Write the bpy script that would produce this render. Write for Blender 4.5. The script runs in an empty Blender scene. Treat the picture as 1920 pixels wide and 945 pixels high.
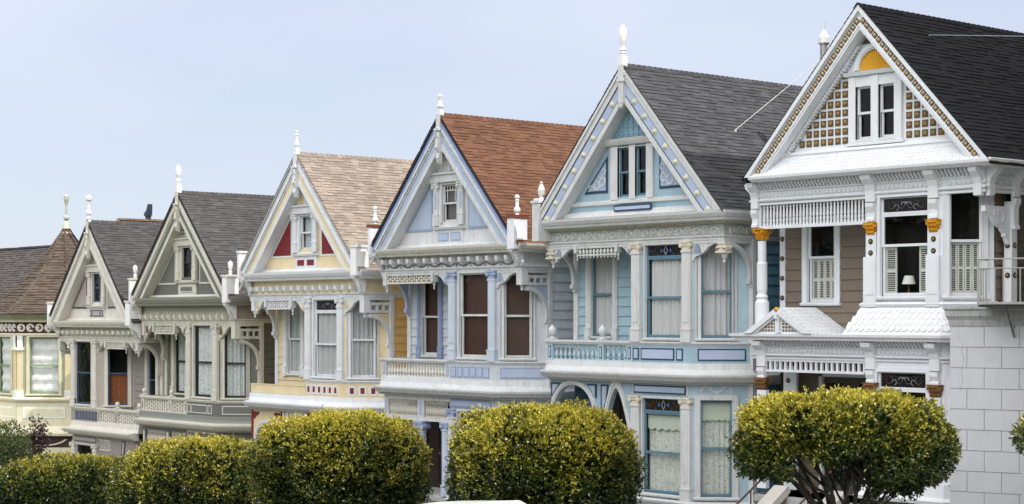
import bpy, bmesh, math, random
import numpy as np
from mathutils import Vector, Matrix
random.seed(7)
R = math.radians
sc = bpy.context.scene
COL = sc.collection
# ------------------------------------------------------------------ camera, sky, sun, exposure
CX, CY, CZ = 36.1, -32.1, 10.0
FOC, HOR, TH = 3302.0, 594.0, R(40.7)
cam = bpy.data.cameras.new('camera'); camo = bpy.data.objects.new('camera', cam); COL.objects.link(camo)
camo.location = (CX, CY, CZ)
camo.rotation_euler = (R(90), 0, math.atan2(math.sin(TH), -math.cos(TH)) - R(90))
cam.sensor_width = 36; cam.lens = 36*FOC/1920; cam.shift_y = (HOR-472.5)/1920
cam.clip_start = 0.5; cam.clip_end = 3000
sc.camera = camo
SUN_EL, SUN_AZ = R(53), R(13.4)          # azimuth from +X towards +Y
S = Vector((math.cos(SUN_EL)*math.cos(SUN_AZ), math.cos(SUN_EL)*math.sin(SUN_AZ), math.sin(SUN_EL)))
sl = bpy.data.lights.new('sun', 'SUN'); sl.energy = 3.2; sl.angle = R(0.6); sl.color = (1, .95, .88)
so = bpy.data.objects.new('sun', sl); COL.objects.link(so); so.rotation_euler = S.to_track_quat('Z', 'Y').to_euler()
W = bpy.data.worlds.new('World'); sc.world = W; W.use_nodes = True
nt = W.node_tree; nt.nodes.clear()
sky = nt.nodes.new('ShaderNodeTexSky'); sky.sky_type = 'NISHITA'; sky.sun_disc = False
sky.sun_elevation = SUN_EL; sky.sun_rotation = math.atan2(S.x, S.y); sky.air_density = 1.0; sky.dust_density = .6; sky.ozone_density = 2.0
tc = nt.nodes.new('ShaderNodeTexCoord'); mp = nt.nodes.new('ShaderNodeMapping'); mp.inputs['Scale'].default_value = (1.6, 1.6, 4)
nz = nt.nodes.new('ShaderNodeTexNoise'); nz.inputs['Scale'].default_value = 1.7; nz.inputs['Detail'].default_value = 4
rp = nt.nodes.new('ShaderNodeMapRange'); rp.inputs['From Min'].default_value = .38; rp.inputs['From Max'].default_value = .62
rp.inputs['To Min'].default_value = .68; rp.inputs['To Max'].default_value = .96
mx = nt.nodes.new('ShaderNodeMix'); mx.data_type = 'RGBA'; # thin high cloud
sep = nt.nodes.new('ShaderNodeSeparateXYZ')
r2 = nt.nodes.new('ShaderNodeMapRange'); r2.inputs['From Min'].default_value = .16; r2.inputs['From Max'].default_value = .75   # thicker, brighter cloud overhead
r2.inputs['To Min'].default_value = 0.0; r2.inputs['To Max'].default_value = 1.0
vm = nt.nodes.new('ShaderNodeMix'); vm.data_type = 'RGBA'; vm.inputs[6].default_value = (6.25, 6.75, 8.05, 1); vm.inputs[7].default_value = (5.6, 5.7, 6.0, 1)
# an unseen bright cloud lobe high in the west, added to light the facades
dp = nt.nodes.new('ShaderNodeVectorMath'); dp.operation = 'DOT_PRODUCT'; dp.inputs[1].default_value = Vector((.22, -.60, .77)).normalized()
lb = nt.nodes.new('ShaderNodeMapRange'); lb.interpolation_type = 'SMOOTHSTEP'; lb.inputs['From Min'].default_value = .55; lb.inputs['From Max'].default_value = .98
cb = nt.nodes.new('ShaderNodeMix'); cb.data_type = 'RGBA'; cb.inputs[7].default_value = (26, 25.8, 25.4, 1)
bg = nt.nodes.new('ShaderNodeBackground'); bg.inputs['Strength'].default_value = .10
out = nt.nodes.new('ShaderNodeOutputWorld'); L = nt.links.new
L(tc.outputs['Generated'], mp.inputs['Vector']); L(mp.outputs[0], nz.inputs['Vector']); L(nz.outputs['Fac'], rp.inputs['Value'])
L(rp.outputs[0], mx.inputs[0]); L(sky.outputs[0], mx.inputs[6]); L(tc.outputs['Generated'], sep.inputs[0]); L(sep.outputs[2], r2.inputs['Value'])
L(r2.outputs[0], vm.inputs[0]); L(vm.outputs[2], mx.inputs[7]); L(tc.outputs['Generated'], dp.inputs[0]); L(dp.outputs['Value'], lb.inputs['Value']); L(lb.outputs[0], cb.inputs[0]); L(mx.outputs[2], cb.inputs[6]); L(cb.outputs[2], bg.inputs['Color']); L(bg.outputs[0], out.inputs[0])
sc.view_settings.view_transform = 'Standard'; sc.view_settings.look = 'None'; sc.view_settings.gamma = 1
sc.view_settings.exposure = 0.3
sc.render.engine = 'CYCLES'
sc.cycles.max_bounces = 6; sc.cycles.transparent_max_bounces = 12

def at(px, py, Y=0.):
    """photo measurement -> point on the vertical plane y=Y"""
    k = (px-960)/FOC; c, s = math.cos(TH), math.sin(TH)
    t = (Y-CY)/(s+k*c)
    return Vector((CX+t*(-c+k*s), Y, CZ+(HOR-py)/FOC*t))

# ------------------------------------------------------------------ materials
def lin(r, g, b, k=1.0):
    f = lambda v: (v/255/12.92 if v <= 10 else ((v/255+.055)/1.055)**2.4)*k
    return (min(f(r), .85), min(f(g), .85), min(f(b), .85), 1)
MAT = {}
def newmat(name):
    m = bpy.data.materials.new(name); m.use_nodes = True; m.node_tree.nodes.clear()
    o = m.node_tree.nodes.new('ShaderNodeOutputMaterial')
    return m, m.node_tree, o
def mat(name, rgb, rough=.5, var=.10, scale=2.5, bump=.15, metal=0., streak=.0, peel=0., wood=(120, 112, 100), island=0., spec=.5, k=1.15, bscale=60):
    if name in MAT: return MAT[name]
    m, t, o = newmat(name); N = t.nodes.new; K = t.links.new
    b = N('ShaderNodeBsdfPrincipled'); K(b.outputs[0], o.inputs[0])
    b.inputs['Roughness'].default_value = rough; b.inputs['Metallic'].default_value = metal
    b.inputs['Specular IOR Level'].default_value = spec
    base = lin(*rgb, k)
    tcn = N('ShaderNodeTexCoord')
    n1 = N('ShaderNodeTexNoise'); n1.inputs['Scale'].default_value = scale; n1.inputs['Detail'].default_value = 6; n1.inputs['Roughness'].default_value = .65
    K(tcn.outputs['Object'], n1.inputs['Vector'])
    hs = N('ShaderNodeHueSaturation'); hs.inputs['Color'].default_value = base
    mr = N('ShaderNodeMapRange'); mr.inputs['From Min'].default_value = .3; mr.inputs['From Max'].default_value = .7
    mr.inputs['To Min'].default_value = 1-var; mr.inputs['To Max'].default_value = 1+var*.6
    K(n1.outputs['Fac'], mr.inputs['Value'])
    last = mr.outputs[0]
    if island:
        ge = N('ShaderNodeNewGeometry'); m2 = N('ShaderNodeMapRange'); m2.inputs['To Min'].default_value = 1-island; m2.inputs['To Max'].default_value = 1+island
        K(ge.outputs['Random Per Island'], m2.inputs['Value']); mu = N('ShaderNodeMath'); mu.operation = 'MULTIPLY'
        K(last, mu.inputs[0]); K(m2.outputs[0], mu.inputs[1]); last = mu.outputs[0]
    K(last, hs.inputs['Value'])
    colr = hs.outputs[0]
    if streak:                                   # rain dirt running down the boards
        mp = N('ShaderNodeMapping'); mp.inputs['Scale'].default_value = (9, 9, 1.1); K(tcn.outputs['Object'], mp.inputs[0])
        n2 = N('ShaderNodeTexNoise'); n2.inputs['Scale'].default_value = 1.6; n2.inputs['Detail'].default_value = 5; K(mp.outputs[0], n2.inputs['Vector'])
        cr = N('ShaderNodeMapRange'); cr.inputs['From Min'].default_value = .5; cr.inputs['From Max'].default_value = .78; cr.inputs['To Max'].default_value = streak
        K(n2.outputs['Fac'], cr.inputs['Value'])
        mm = N('ShaderNodeMix'); mm.data_type = 'RGBA'; K(cr.outputs[0], mm.inputs[0]); K(colr, mm.inputs[6]); mm.inputs[7].default_value = lin(128, 118, 100)
        colr = mm.outputs[2]
    if peel:
        n3 = N('ShaderNodeTexNoise'); n3.inputs['Scale'].default_value = 7; n3.inputs['Detail'].default_value = 9; n3.inputs['Roughness'].default_value = .75
        K(tcn.outputs['Object'], n3.inputs['Vector'])
        cr = N('ShaderNodeMapRange'); cr.inputs['From Min'].default_value = .66-peel; cr.inputs['From Max'].default_value = .70-peel; K(n3.outputs['Fac'], cr.inputs['Value'])
        mm = N('ShaderNodeMix'); mm.data_type = 'RGBA'; K(cr.outputs[0], mm.inputs[0]); K(colr, mm.inputs[6]); mm.inputs[7].default_value = lin(*wood)
        colr = mm.outputs[2]
    K(colr, b.inputs['Base Color'])
    if bump:
        n4 = N('ShaderNodeTexNoise'); n4.inputs['Scale'].default_value = bscale; n4.inputs['Detail'].default_value = 4; K(tcn.outputs['Object'], n4.inputs['Vector'])
        bp = N('ShaderNodeBump'); bp.inputs['Strength'].default_value = bump; bp.inputs['Distance'].default_value = .01
        K(n4.outputs['Fac'], bp.inputs['Height']); K(bp.outputs[0], b.inputs['Normal'])
    MAT[name] = m
    return m
def glass():
    m, t, o = newmat('window_glass'); N = t.nodes.new; K = t.links.new
    tr = N('ShaderNodeBsdfTransparent'); tr.inputs[0].default_value = (.93, .945, .94, 1)
    gl = N('ShaderNodeBsdfGlossy'); gl.inputs['Roughness'].default_value = .015
    fr = N('ShaderNodeFresnel'); fr.inputs[0].default_value = 1.45
    ge = N('ShaderNodeNewGeometry'); ir = N('ShaderNodeMapRange'); ir.inputs['To Min'].default_value = 1.45; ir.inputs['To Max'].default_value = 1/1.45; K(ge.outputs['Backfacing'], ir.inputs['Value']); K(ir.outputs[0], fr.inputs[0])
    tcn = N('ShaderNodeTexCoord'); n = N('ShaderNodeTexNoise'); n.inputs['Scale'].default_value = 1.8; K(tcn.outputs['Object'], n.inputs['Vector'])
    bp = N('ShaderNodeBump'); bp.inputs['Strength'].default_value = .25; bp.inputs['Distance'].default_value = .03; K(n.outputs['Fac'], bp.inputs['Height']); K(bp.outputs[0], gl.inputs['Normal'])
    mx = N('ShaderNodeMixShader'); K(fr.outputs[0], mx.inputs[0]); K(tr.outputs[0], mx.inputs[1]); K(gl.outputs[0], mx.inputs[2]); K(mx.outputs[0], o.inputs[0])
    return m
GLASS = glass()
def lace(name, rgb, open_=.45, scale=26):
    if name in MAT: return MAT[name]
    m, t, o = newmat(name); N = t.nodes.new; K = t.links.new
    d = N('ShaderNodeBsdfDiffuse'); d.inputs[0].default_value = lin(*rgb)
    tr = N('ShaderNodeBsdfTransparent')
    tcn = N('ShaderNodeTexCoord'); mp = N('ShaderNodeMapping'); mp.inputs['Scale'].default_value = (1, 1, .55); K(tcn.outputs['Object'], mp.inputs[0])
    v = N('ShaderNodeTexNoise'); v.inputs['Scale'].default_value = scale; v.inputs['Detail'].default_value = 3; v.inputs['Distortion'].default_value = 1.5; K(mp.outputs[0], v.inputs['Vector'])
    cr = N('ShaderNodeMapRange'); cr.inputs['From Min'].default_value = open_; cr.inputs['From Max'].default_value = open_+.1; cr.inputs['To Min'].default_value = .5; cr.inputs['To Max'].default_value = .98
    K(v.outputs['Fac'], cr.inputs['Value'])
    mx = N('ShaderNodeMixShader'); K(cr.outputs[0], mx.inputs[0]); K(tr.outputs[0], mx.inputs[1]); K(d.outputs[0], mx.inputs[2]); K(mx.outputs[0], o.inputs[0])
    MAT[name] = m; return m
DARK = mat('dark_room', (14, 13, 13), .9, .2, bump=0)
GOLD = mat('gilding', (214, 150, 40), .35, .25, 14, .4, metal=.55)
ROOMF = DARK

# ------------------------------------------------------------------ frames and mesh builder
class Fr:
    def __init__(s, x=0, y=0, z=0, ang=0, axes=None):
        s.O = Vector((x, y, z)); a = R(ang)
        if axes: s.U, s.N, s.Z = axes
        else: s.U = Vector((math.cos(a), math.sin(a), 0)); s.N = Vector((math.sin(a), -math.cos(a), 0)); s.Z = Vector((0, 0, 1))
    def p(s, u, o, z): return s.O + s.U*u + s.N*o + s.Z*z
F00 = Fr()
def clip(poly, a, b, c):                       # keep a*u+b*z<=c
    out = []
    for i in range(len(poly)):
        p, q = poly[i], poly[(i+1) % len(poly)]
        dp = a*p[0]+b*p[1]-c; dq = a*q[0]+b*q[1]-c
        if dp <= 1e-9: out.append(p)
        if (dp < -1e-9 and dq > 1e-9) or (dp > 1e-9 and dq < -1e-9):
            t = dp/(dp-dq); out.append((p[0]+t*(q[0]-p[0]), p[1]+t*(q[1]-p[1])))
    return out if len(out) > 2 else []
def minus(poly, holes):
    ps = [poly]
    for (u0, u1, z0, z1) in holes:
        nx = []
        for p in ps:
            nx.append(clip(p, 1, 0, u0)); nx.append(clip(p, -1, 0, -u1))
            m = clip(clip(p, -1, 0, -u0), 1, 0, u1) if p else []
            if m: nx.append(clip(m, 0, 1, z0)); nx.append(clip(m, 0, -1, -z1))
        ps = [p for p in nx if p]
    return ps
def rect(u0, u1, z0, z1): return [(u0, z0), (u1, z0), (u1, z1), (u0, z1)]
class MB:
    def __init__(s, F=F00): s.v = []; s.f = []; s.m = []; s.F = F; s.sm = False
    def add(s, pts, faces, m=0, F=None):
        F = F or s.F; n = len(s.v)
        s.v += [F.p(*p) for p in pts]; s.f += [[n+i for i in f] for f in faces]; s.m += [m]*len(faces)
        return s
    def box(s, u0, u1, o0, o1, z0, z1, m=0, F=None):
        return s.add([(u, o, z) for z in (z0, z1) for o in (o0, o1) for u in (u0, u1)],
                     [(0, 1, 3, 2), (4, 6, 7, 5), (0, 4, 5, 1), (2, 3, 7, 6), (0, 2, 6, 4), (1, 5, 7, 3)], m, F)
    def prism(s, poly, o0, o1, m=0, F=None):
        n = len(poly)
        pts = [(u, o0, z) for u, z in poly]+[(u, o1, z) for u, z in poly]
        return s.add(pts, [list(range(n)), list(range(n, 2*n))[::-1]]+[(i, (i+1) % n, n+(i+1) % n, n+i) for i in range(n)], m, F)
    def prof(s, pr, u0, u1, m=0, F=None):       # closed (o,z) profile swept along u
        n = len(pr); pts = [(u0, o, z) for o, z in pr]+[(u1, o, z) for o, z in pr]
        return s.add(pts, [list(range(n)), list(range(n, 2*n))[::-1]]+[(i, (i+1) % n, n+(i+1) % n, n+i) for i in range(n)], m, F)
    def path(s, path, pr, m=0):                 # closed (out,z) profile round a plan polyline, mitred; outside = right-hand side
        n = len(path); k = len(pr); rows = []
        for i, (x, y) in enumerate(path):
            def nr(a, b):
                d = Vector((b[0]-a[0], b[1]-a[1])).normalized(); return Vector((d.y, -d.x))
            if i == 0: mi = nr(path[0], path[1])
            elif i == n-1: mi = nr(path[-2], path[-1])
            else:
                a = nr(path[i-1], path[i]); b = nr(path[i], path[i+1]); mi = (a+b)/(1+a.dot(b))
            rows.append([(x+mi.x*o, y+mi.y*o, z) for o, z in pr])
        st = len(s.v)
        for r in rows: s.v += [Vector(p) for p in r]
        for i in range(n-1):
            for j in range(k):
                s.f.append([st+i*k+j, st+i*k+(j+1) % k, st+(i+1)*k+(j+1) % k, st+(i+1)*k+j]); s.m.append(m)
        s.f.append([st+j for j in range(k)]); s.m.append(m); s.f.append([st+(n-1)*k+j for j in range(k)][::-1]); s.m.append(m)
        return s
    def lathe(s, u, o, pr, n=10, m=0, F=None):  # [(r,z)]
        pts = []; fs = []
        for r, z in pr: pts += [(u+r*math.cos(2*math.pi*i/n), o+r*math.sin(2*math.pi*i/n), z) for i in range(n)]
        for j in range(len(pr)-1):
            fs += [(j*n+i, j*n+(i+1) % n, (j+1)*n+(i+1) % n, (j+1)*n+i) for i in range(n)]
        fs += [list(range(n))[::-1], [(len(pr)-1)*n+i for i in range(n)]]
        return s.add(pts, fs, m, F)
    def disc(s, u, z, r, o0, o1, n=12, m=0, F=None):    # short cylinder lying along o
        return s.prism([(u+r*math.cos(2*math.pi*i/n), z+r*math.sin(2*math.pi*i/n)) for i in range(n)], o0, o1, m, F)
    def dome(s, u, z, r, o0, h, m=0, F=None, n=10):
        pts = []; fs = []
        for rr, oo in ((r, 0), (r*.8, h*.6), (r*.4, h*.93)):
            pts += [(u+rr*math.cos(2*math.pi*i/n), o0+oo, z+rr*math.sin(2*math.pi*i/n)) for i in range(n)]
        for j in range(2): fs += [(j*n+i, j*n+(i+1) % n, (j+1)*n+(i+1) % n, (j+1)*n+i) for i in range(n)]
        fs += [[2*n+i for i in range(n)]]
        return s.add(pts, fs, m, F)
    def band(s, cu, cz, r0, r1, a0, a1, o0, o1, n=14, m=0, F=None, ez=1.0):
        a = [R(a0+(a1-a0)*i/n) for i in range(n+1)]
        for i in range(n):
            q = [(cu+r*math.cos(t), cz+ez*r*math.sin(t)) for r, t in ((r0, a[i]), (r1, a[i]), (r1, a[i+1]), (r0, a[i+1]))]
            s.prism(q, o0, o1, m, F)
        return s
    def tube(s, pts, r, n=6, m=0, F=None, r1=None):
        F = F or s.F; P = [F.p(*p) for p in pts]; st = len(s.v); K = len(P)
        for i, p in enumerate(P):
            d = (P[min(i+1, K-1)]-P[max(i-1, 0)]).normalized()
            a = d.cross(Vector((0, 0, 1))); a = a.normalized() if a.length > .05 else d.cross(Vector((1, 0, 0))).normalized()
            b = d.cross(a); rr = r if r1 is None else r+(r1-r)*i/(K-1)
            s.v += [p+a*rr*math.cos(2*math.pi*j/n)+b*rr*math.sin(2*math.pi*j/n) for j in range(n)]
        for i in range(K-1):
            for j in range(n): s.f.append([st+i*n+j, st+i*n+(j+1) % n, st+(i+1)*n+(j+1) % n, st+(i+1)*n+j]); s.m.append(m)
        s.f.append([st+j for j in range(n)][::-1]); s.m.append(m); s.f.append([st+(K-1)*n+j for j in range(n)]); s.m.append(m)
        return s
    def flat(s, poly, holes=(), o=0, m=0, F=None):
        for p in minus(poly, holes): s.add([(u, o, z) for u, z in p], [list(range(len(p)))], m, F)
        return s
    def siding(s, poly, holes=(), h=.26, lap=.032, o=0, m=0, F=None, z00=0):
        for p in minus(poly, holes):
            zs = [q[1] for q in p]; k = math.floor((min(zs)-z00)/h)
            while z00+k*h < max(zs)-1e-6:
                a = z00+k*h; b = a+h; k += 1
                q = clip(clip(p, 0, -1, -a), 0, 1, b)
                if not q: continue
                s.add([(u, o+lap*(1-(z-a)/h), z) for u, z in q], [list(range(len(q)))], m, F)
                lo = [t for t in q if abs(t[1]-a) < 1e-6]
                if len(lo) >= 2:
                    u0 = min(t[0] for t in lo); u1 = max(t[0] for t in lo)
                    s.add([(u0, o, a), (u1, o, a), (u1, o+lap, a), (u0, o+lap, a)], [(0, 1, 2, 3)], m, F)
        return s
    def mesh(s, name, mats, fmap=None):
        me = bpy.data.meshes.new(name); vs = [fmap(v) for v in s.v] if fmap else s.v
        me.from_pydata([tuple(v) for v in vs], [], s.f)
        for m in mats: me.materials.append(m)
        me.polygons.foreach_set('material_index', s.m)
        bm = bmesh.new(); bm.from_mesh(me); bmesh.ops.recalc_face_normals(bm, faces=bm.faces); bm.to_mesh(me); bm.free()
        if s.sm: me.polygons.foreach_set('use_smooth', [True]*len(me.polygons))
        me.update(); return me
def tag(o, label=None, cat=None, group=None, kind=None):
    if label: o['label'] = label
    if cat: o['category'] = cat
    if group: o['group'] = group
    if kind: o['kind'] = kind
    return o
def solo(mb, name, mats, loc=None, parent=None):
    o = bpy.data.objects.new(name, mb.mesh(name, mats)); COL.objects.link(o)
    if loc is not None: o.location = loc
    if parent: o.parent = parent
    return o
def empty(name, loc, rz=0):
    o = bpy.data.objects.new(name, None); COL.objects.link(o); o.location = loc; o.rotation_euler = (0, 0, rz); o.empty_display_size = .3; return o
class House:
    def __init__(s, name, x0, dz, label, group=None, zk=None, mirror=None):
        s.root = tag(empty(name, (x0, 0, 3+dz)), label, 'house', group)
        s.zk = zk or [(-50, 0), (50, 0)]; s.mir = mirror
    def zm(s, z):
        for (a, da), (b, db) in zip(s.zk, s.zk[1:]):
            if z <= b: return z+da+(db-da)*max(0, (z-a))/(b-a)
        return z+s.zk[-1][1]
    def fm(s, v):
        return Vector((s.mir-v.x if s.mir else v.x, v.y, s.zm(v.z)))
    def add(s, mb, name, mats, parent=None, label=None):
        o = bpy.data.objects.new(name, mb.mesh(name, mats, s.fm)); COL.objects.link(o); o.parent = parent or s.root
        if label: o['label'] = label
        return o
    def inst(s, me, name, parent, loc):          # repeated part sharing one mesh
        o = bpy.data.objects.new(name, me); COL.objects.link(o); o.parent = parent or s.root
        o.location = s.fm(Vector(loc)); return o
# ------------------------------------------------------------------ building components
def window(H, F, u0, u1, z0, z1, T, SA, cur='fold', C=None, casing=.10, mid=.5, stain=0., stcol=None, sill=True, cap=False, parent=None, sw=.055, open_=0):
    w = MB(F)
    w.box(u0-casing, u0, -.03, .05, z0-.02, z1+casing*.9); w.box(u1, u1+casing, -.03, .05, z0-.02, z1+casing*.9)
    w.box(u0, u1, -.03, .048, z1, z1+casing*.9); w.box(u0-.02, u0, .05, .062, z0, z1+.02); w.box(u1, u1+.02, .05, .062, z0, z1+.02); w.box(u0, u1, .048, .062, z1, z1+.02)
    if cap: w.prof([(.0, z1+casing*.9), (.10, z1+casing*.9+.05), (.12, z1+casing*.9+.09), (0, z1+casing*.9+.12)], u0-casing-.05, u1+casing+.05)
    wo = H.add(w, 'window', [T], parent)
    if sill: s = MB(F); s.prof([(0, z0-.09), (.08, z0-.08), (.10, z0-.05), (.10, z0-.02), (0, z0)], u0-casing-.03, u1+casing+.03); H.add(s, 'sill', [T], wo)
    # the dark room behind the glass
    r = MB(F); a, b = u0, u1
    r.add([(u, o, z) for o in (-.03, -.55) for u, z in ((a, z0), (b, z0), (b, z1), (a, z1))], [(4, 5, 6, 7), (0, 1, 5, 4), (3, 2, 6, 7), (0, 3, 7, 4), (1, 2, 6, 5)])
    H.add(r, 'room', [DARK], wo)
    zt = z1-stain; zm = z0+(zt-z0)*mid
    sa = MB(F)
    for (a, b, c, d, o) in ((u0, u1, zm-.03, zt, -.045), (u0, u1, z0, zm+.03, -.075)):
        sa.box(a, a+sw, o-.02, o+.02, c, d); sa.box(b-sw, b, o-.02, o+.02, c, d); sa.box(a+sw, b-sw, o-.02, o+.02, c, c+sw*(1.3 if o < -.05 else .9)); sa.box(a+sw, b-sw, o-.02, o+.02, d-sw*.9, d)
    if stain: sa.box(u0, u1, -.065, -.02, zt-.001, zt+.05); sa.box(u0, u0+.04, -.06, -.02, zt+.05, z1); sa.box(u1-.04, u1, -.06, -.02, zt+.05, z1); sa.box(u0+.04, u1-.04, -.06, -.02, z1-.03, z1)
    H.add(sa, 'sash', [SA], wo)
    g = MB(F); g.add([(u0+.02, -.045, zm), (u1-.02, -.045, zm), (u1-.02, -.045, zt-.02), (u0+.02, -.045, zt-.02)], [(0, 1, 2, 3)]); H.add(g, 'pane', [GLASS], wo)
    g = MB(F); g.add([(u0+.02, -.078, z0+.02), (u1-.02, -.078, z0+.02), (u1-.02, -.078, zm), (u0+.02, -.078, zm)], [(0, 1, 2, 3)]); H.add(g, 'pane', [GLASS], wo)
    if stain:
        g = MB(F); a, b, c, d = u0+.04, u1-.04, zt+.05, z1-.03
        g.add([(a, -.05, c), (b, -.05, c), (b, -.05, d), (a, -.05, d)], [(0, 1, 2, 3)], 0)
        cu, cz, hh = (a+b)/2, (c+d)/2, (d-c)/2
        if stcol == 'diamond':
            for k, (dx, rr, m) in enumerate(((0, .95, 1), (-.16, .5, 2), (.16, .5, 2))):
                q = [(cu+dx-hh*rr*.62, cz), (cu+dx, cz-hh*rr), (cu+dx+hh*rr*.62, cz), (cu+dx, cz+hh*rr)]
                if m == 2: g.prism(q, -.046, -.043, 2)
                else:
                    q2 = [(cu+(x-cu)*.75, cz+(z-cz)*.75) for x, z in q]
                    for i in range(4): g.prism([q[i], q[(i+1) % 4], q2[(i+1) % 4], q2[i]], -.041, -.036, 1)
            for i in range(9):
                x = a+(b-a)*(i+.5)/9
                if abs(x-cu) > .27:
                    for sg in (-1, 1): g.band(x, cz+sg*hh*.38, hh*.34, hh*.42, 90*(i % 4)+(180 if sg > 0 else 0), 90*(i % 4)+150+(180 if sg > 0 else 0), -.047, -.04, 6, 3)
        else:
            for sg in (-1, 1):
                for (dx, rz, rr, a0, a1) in ((.12, 0, .55, 60, 350), (.26, .25, .4, -90, 200), (.26, -.3, .42, 0, 270), (.40, .05, .6, 90, 330), (.05, -.2, .7, 20, 160), (.5, .3, .35, 0, 300)):
                    if cu+sg*dx+rr*hh > b or cu+sg*dx-rr*hh < a: continue
                    aa = (a0, a1) if sg > 0 else (180-a1, 180-a0)
                    g.band(cu+sg*dx, cz+rz*hh, rr*hh*.86, rr*hh, aa[0], aa[1], -.047, -.04, 10, 1 if rr == .42 or rr == .7 else 3)
        H.add(g, 'stained_glass', [mat('leaded_dark_glass', (32, 28, 32), .12, .3, bump=0), mat('leading_pale', (150, 155, 170), .4, bump=0), mat('blue_art_glass', (60, 95, 150), .15, bump=0), mat('leading_brown', (92, 78, 76), .4, bump=0)], wo)
    if cur == 'fold' or cur == 'lace':
        m = MB(F); n = max(12, int((u1-u0)*44)); a, b = u0+.03, u1-.03; top = zt
        ph = random.random()*6
        pts = []
        for i in range(n+1):
            t = i/n; o = -.13+.040*math.sin(t*n*.95+ph)+.018*math.sin(t*n*.43+ph*2)
            pts += [(a+(b-a)*t, o, z0+.06), (a+(b-a)*t, o*.8-.03, top)]
        m.add(pts, [(2*i, 2*i+2, 2*i+3, 2*i+1) for i in range(n)]); m.sm = True
        H.add(m, 'curtain', [C], wo)
    elif cur in ('shade', 'brown'):
        m = MB(F); m.box(u0+.04, u1-.04, -.16, -.155, z0+.05 if cur == 'brown' else z0+(zt-z0)*.48, zt); H.add(m, 'roller_shade', [C], wo)
    elif cur == 'scallop':
        m = MB(F); zz = z0+(zt-z0)*.80; n = 5; q = [(u1-.04, zt), (u0+.04, zt)]
        for i in range(n*6+1):
            t = i/(n*6); q.append((u0+.04+(u1-u0-.08)*t, zz-.05*abs(math.sin(t*n*math.pi))))
        m.prism(q, -.13, -.126); H.add(m, 'roller_shade', [C], wo)
        m = MB(F); nn = 30; pts = []
        for i in range(nn+1):
            t = i/nn; o = -.19+.02*math.sin(t*nn*1.2); pts += [(u0+.03+(u1-u0-.06)*t, o, z0+.05), (u0+.03+(u1-u0-.06)*t, o, zt)]
        m.add(pts, [(2*i, 2*i+2, 2*i+3, 2*i+1) for i in range(nn)]); m.sm = True
        H.add(m, 'curtain', [mat_lace], wo)
    elif cur in ('balloon',):
        m = MB(F); rows = 26; pts = []
        for i in range(rows+1):
            z = zt-(zt-z0-.05)*i/rows; o = -.15+.02*math.sin(i*1.35)
            pts += [(u0+.03+(u1-u0-.06)*j/6, o+.012*math.sin(j*2.1+i), z+.012*math.sin(j*1.7)) for j in range(7)]
        m.add(pts, [(i*7+j, i*7+j+1, (i+1)*7+j+1, (i+1)*7+j) for i in range(rows) for j in range(6)]); H.add(m, 'window_blind', [C], wo)
    elif cur == 'slat':
        m = MB(F); z = z0+.05
        while z < z0+(zm-z0)*1.0: m.box(u0+.05, u1-.05, -.16, -.15, z, z+.028); z += .036
        for x in (.25, .5, .75): m.box(u0+(u1-u0)*x-.012, u0+(u1-u0)*x+.012, -.149, -.145, z0+.05, z)
        H.add(m, 'window_blind', [C], wo)
    elif cur == 'shutter' or cur == 'shutter_open':
        nl = 4; pw = (u1-u0-.08)/nl
        for i in range(nl):
            if cur == 'shutter_open' and i in (1, 2): continue
            m = MB(F); a = u0+.04+pw*i+.004; b = a+pw-.008; zc = (z0+.04+zm-.03)/2
            m.box(a, a+.035, -.14, -.11, z0+.04, zm-.03); m.box(b-.035, b, -.14, -.11, z0+.04, zm-.03)
            for zz in (z0+.04, zc-.03, zm-.09): m.box(a+.035, b-.035, -.14, -.11, zz, zz+.06)
            for (lo, hi) in ((z0+.1, zc-.03), (zc+.03, zm-.09)):
                z = lo+.005
                while z < hi-.01: m.prof([(-.135, z), (-.115, z+.004), (-.115, z+.012), (-.135, z+.02)], a+.035, b-.035); z += .042
            H.add(m, 'shutter', [C], wo)
    return wo
def pilaster(H, F, u0, u1, z0, z1, m1, m2=None, cap='ionic', name='pilaster', o1=.10, parent=None, o0=0., capm=None):
    m = MB(F); w = u1-u0; ch = min(.26, w*.8)
    m.box(u0-.02, u1+.02, o0, o1+.03, z0, z0+.30, 0); m.box(u0-.03, u1+.03, o0, o1+.04, z0+.30, z0+.34, 0)
    m.box(u0, u1, o0, o1, z0+.34, z1-ch, 0)
    m.box(u0+w*.22, u1-w*.22, o1, o1+.012, z0+.5, z1-ch-.12, 1 if m2 else 0)
    m.box(u0-.015, u1+.015, o0, o1+.02, z1-ch-.05, z1-ch, 0)
    po = H.add(m, name, [m1, m2 or m1], parent)
    c = MB(F)
    if cap == 'ionic':
        c.box(u0, u1, o0, o1+.005, z1-ch, z1-.04); c.box(u0-.04, u1+.04, o0, o1+.06, z1-.05, z1)
        for u in (u0, u1): c.disc(u, z1-.11, .06, o0+.02, o1+.05, 10); c.dome(u, z1-.11, .028, o1+.05, .02)
        c.box(u0+.02, u1-.02, o0+.02, o1+.035, z1-.12, z1-.05)
    else:                                         # leafy capital
        for i, (r, z) in enumerate(((0, 0), (.015, .08), (.035, .16))):
            c.box(u0+.01-r, u1-.01+r, o0, o1+r, z1-ch+z, z1-ch+z+.07)
            k = 4
            for j in range(k): c.dome(u0+(u1-u0)*(j+.5)/k, z1-ch+z+.05, .032, o1+r, .04)
        for u in (u0, u1): c.disc(u, z1-.08, .045, o0+.02, o1+.075, 8)
        c.box(u0-.05, u1+.05, o0, o1+.07, z1-.035, z1)
    H.add(c, 'capital', [capm or m1], po)
    return po
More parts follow.
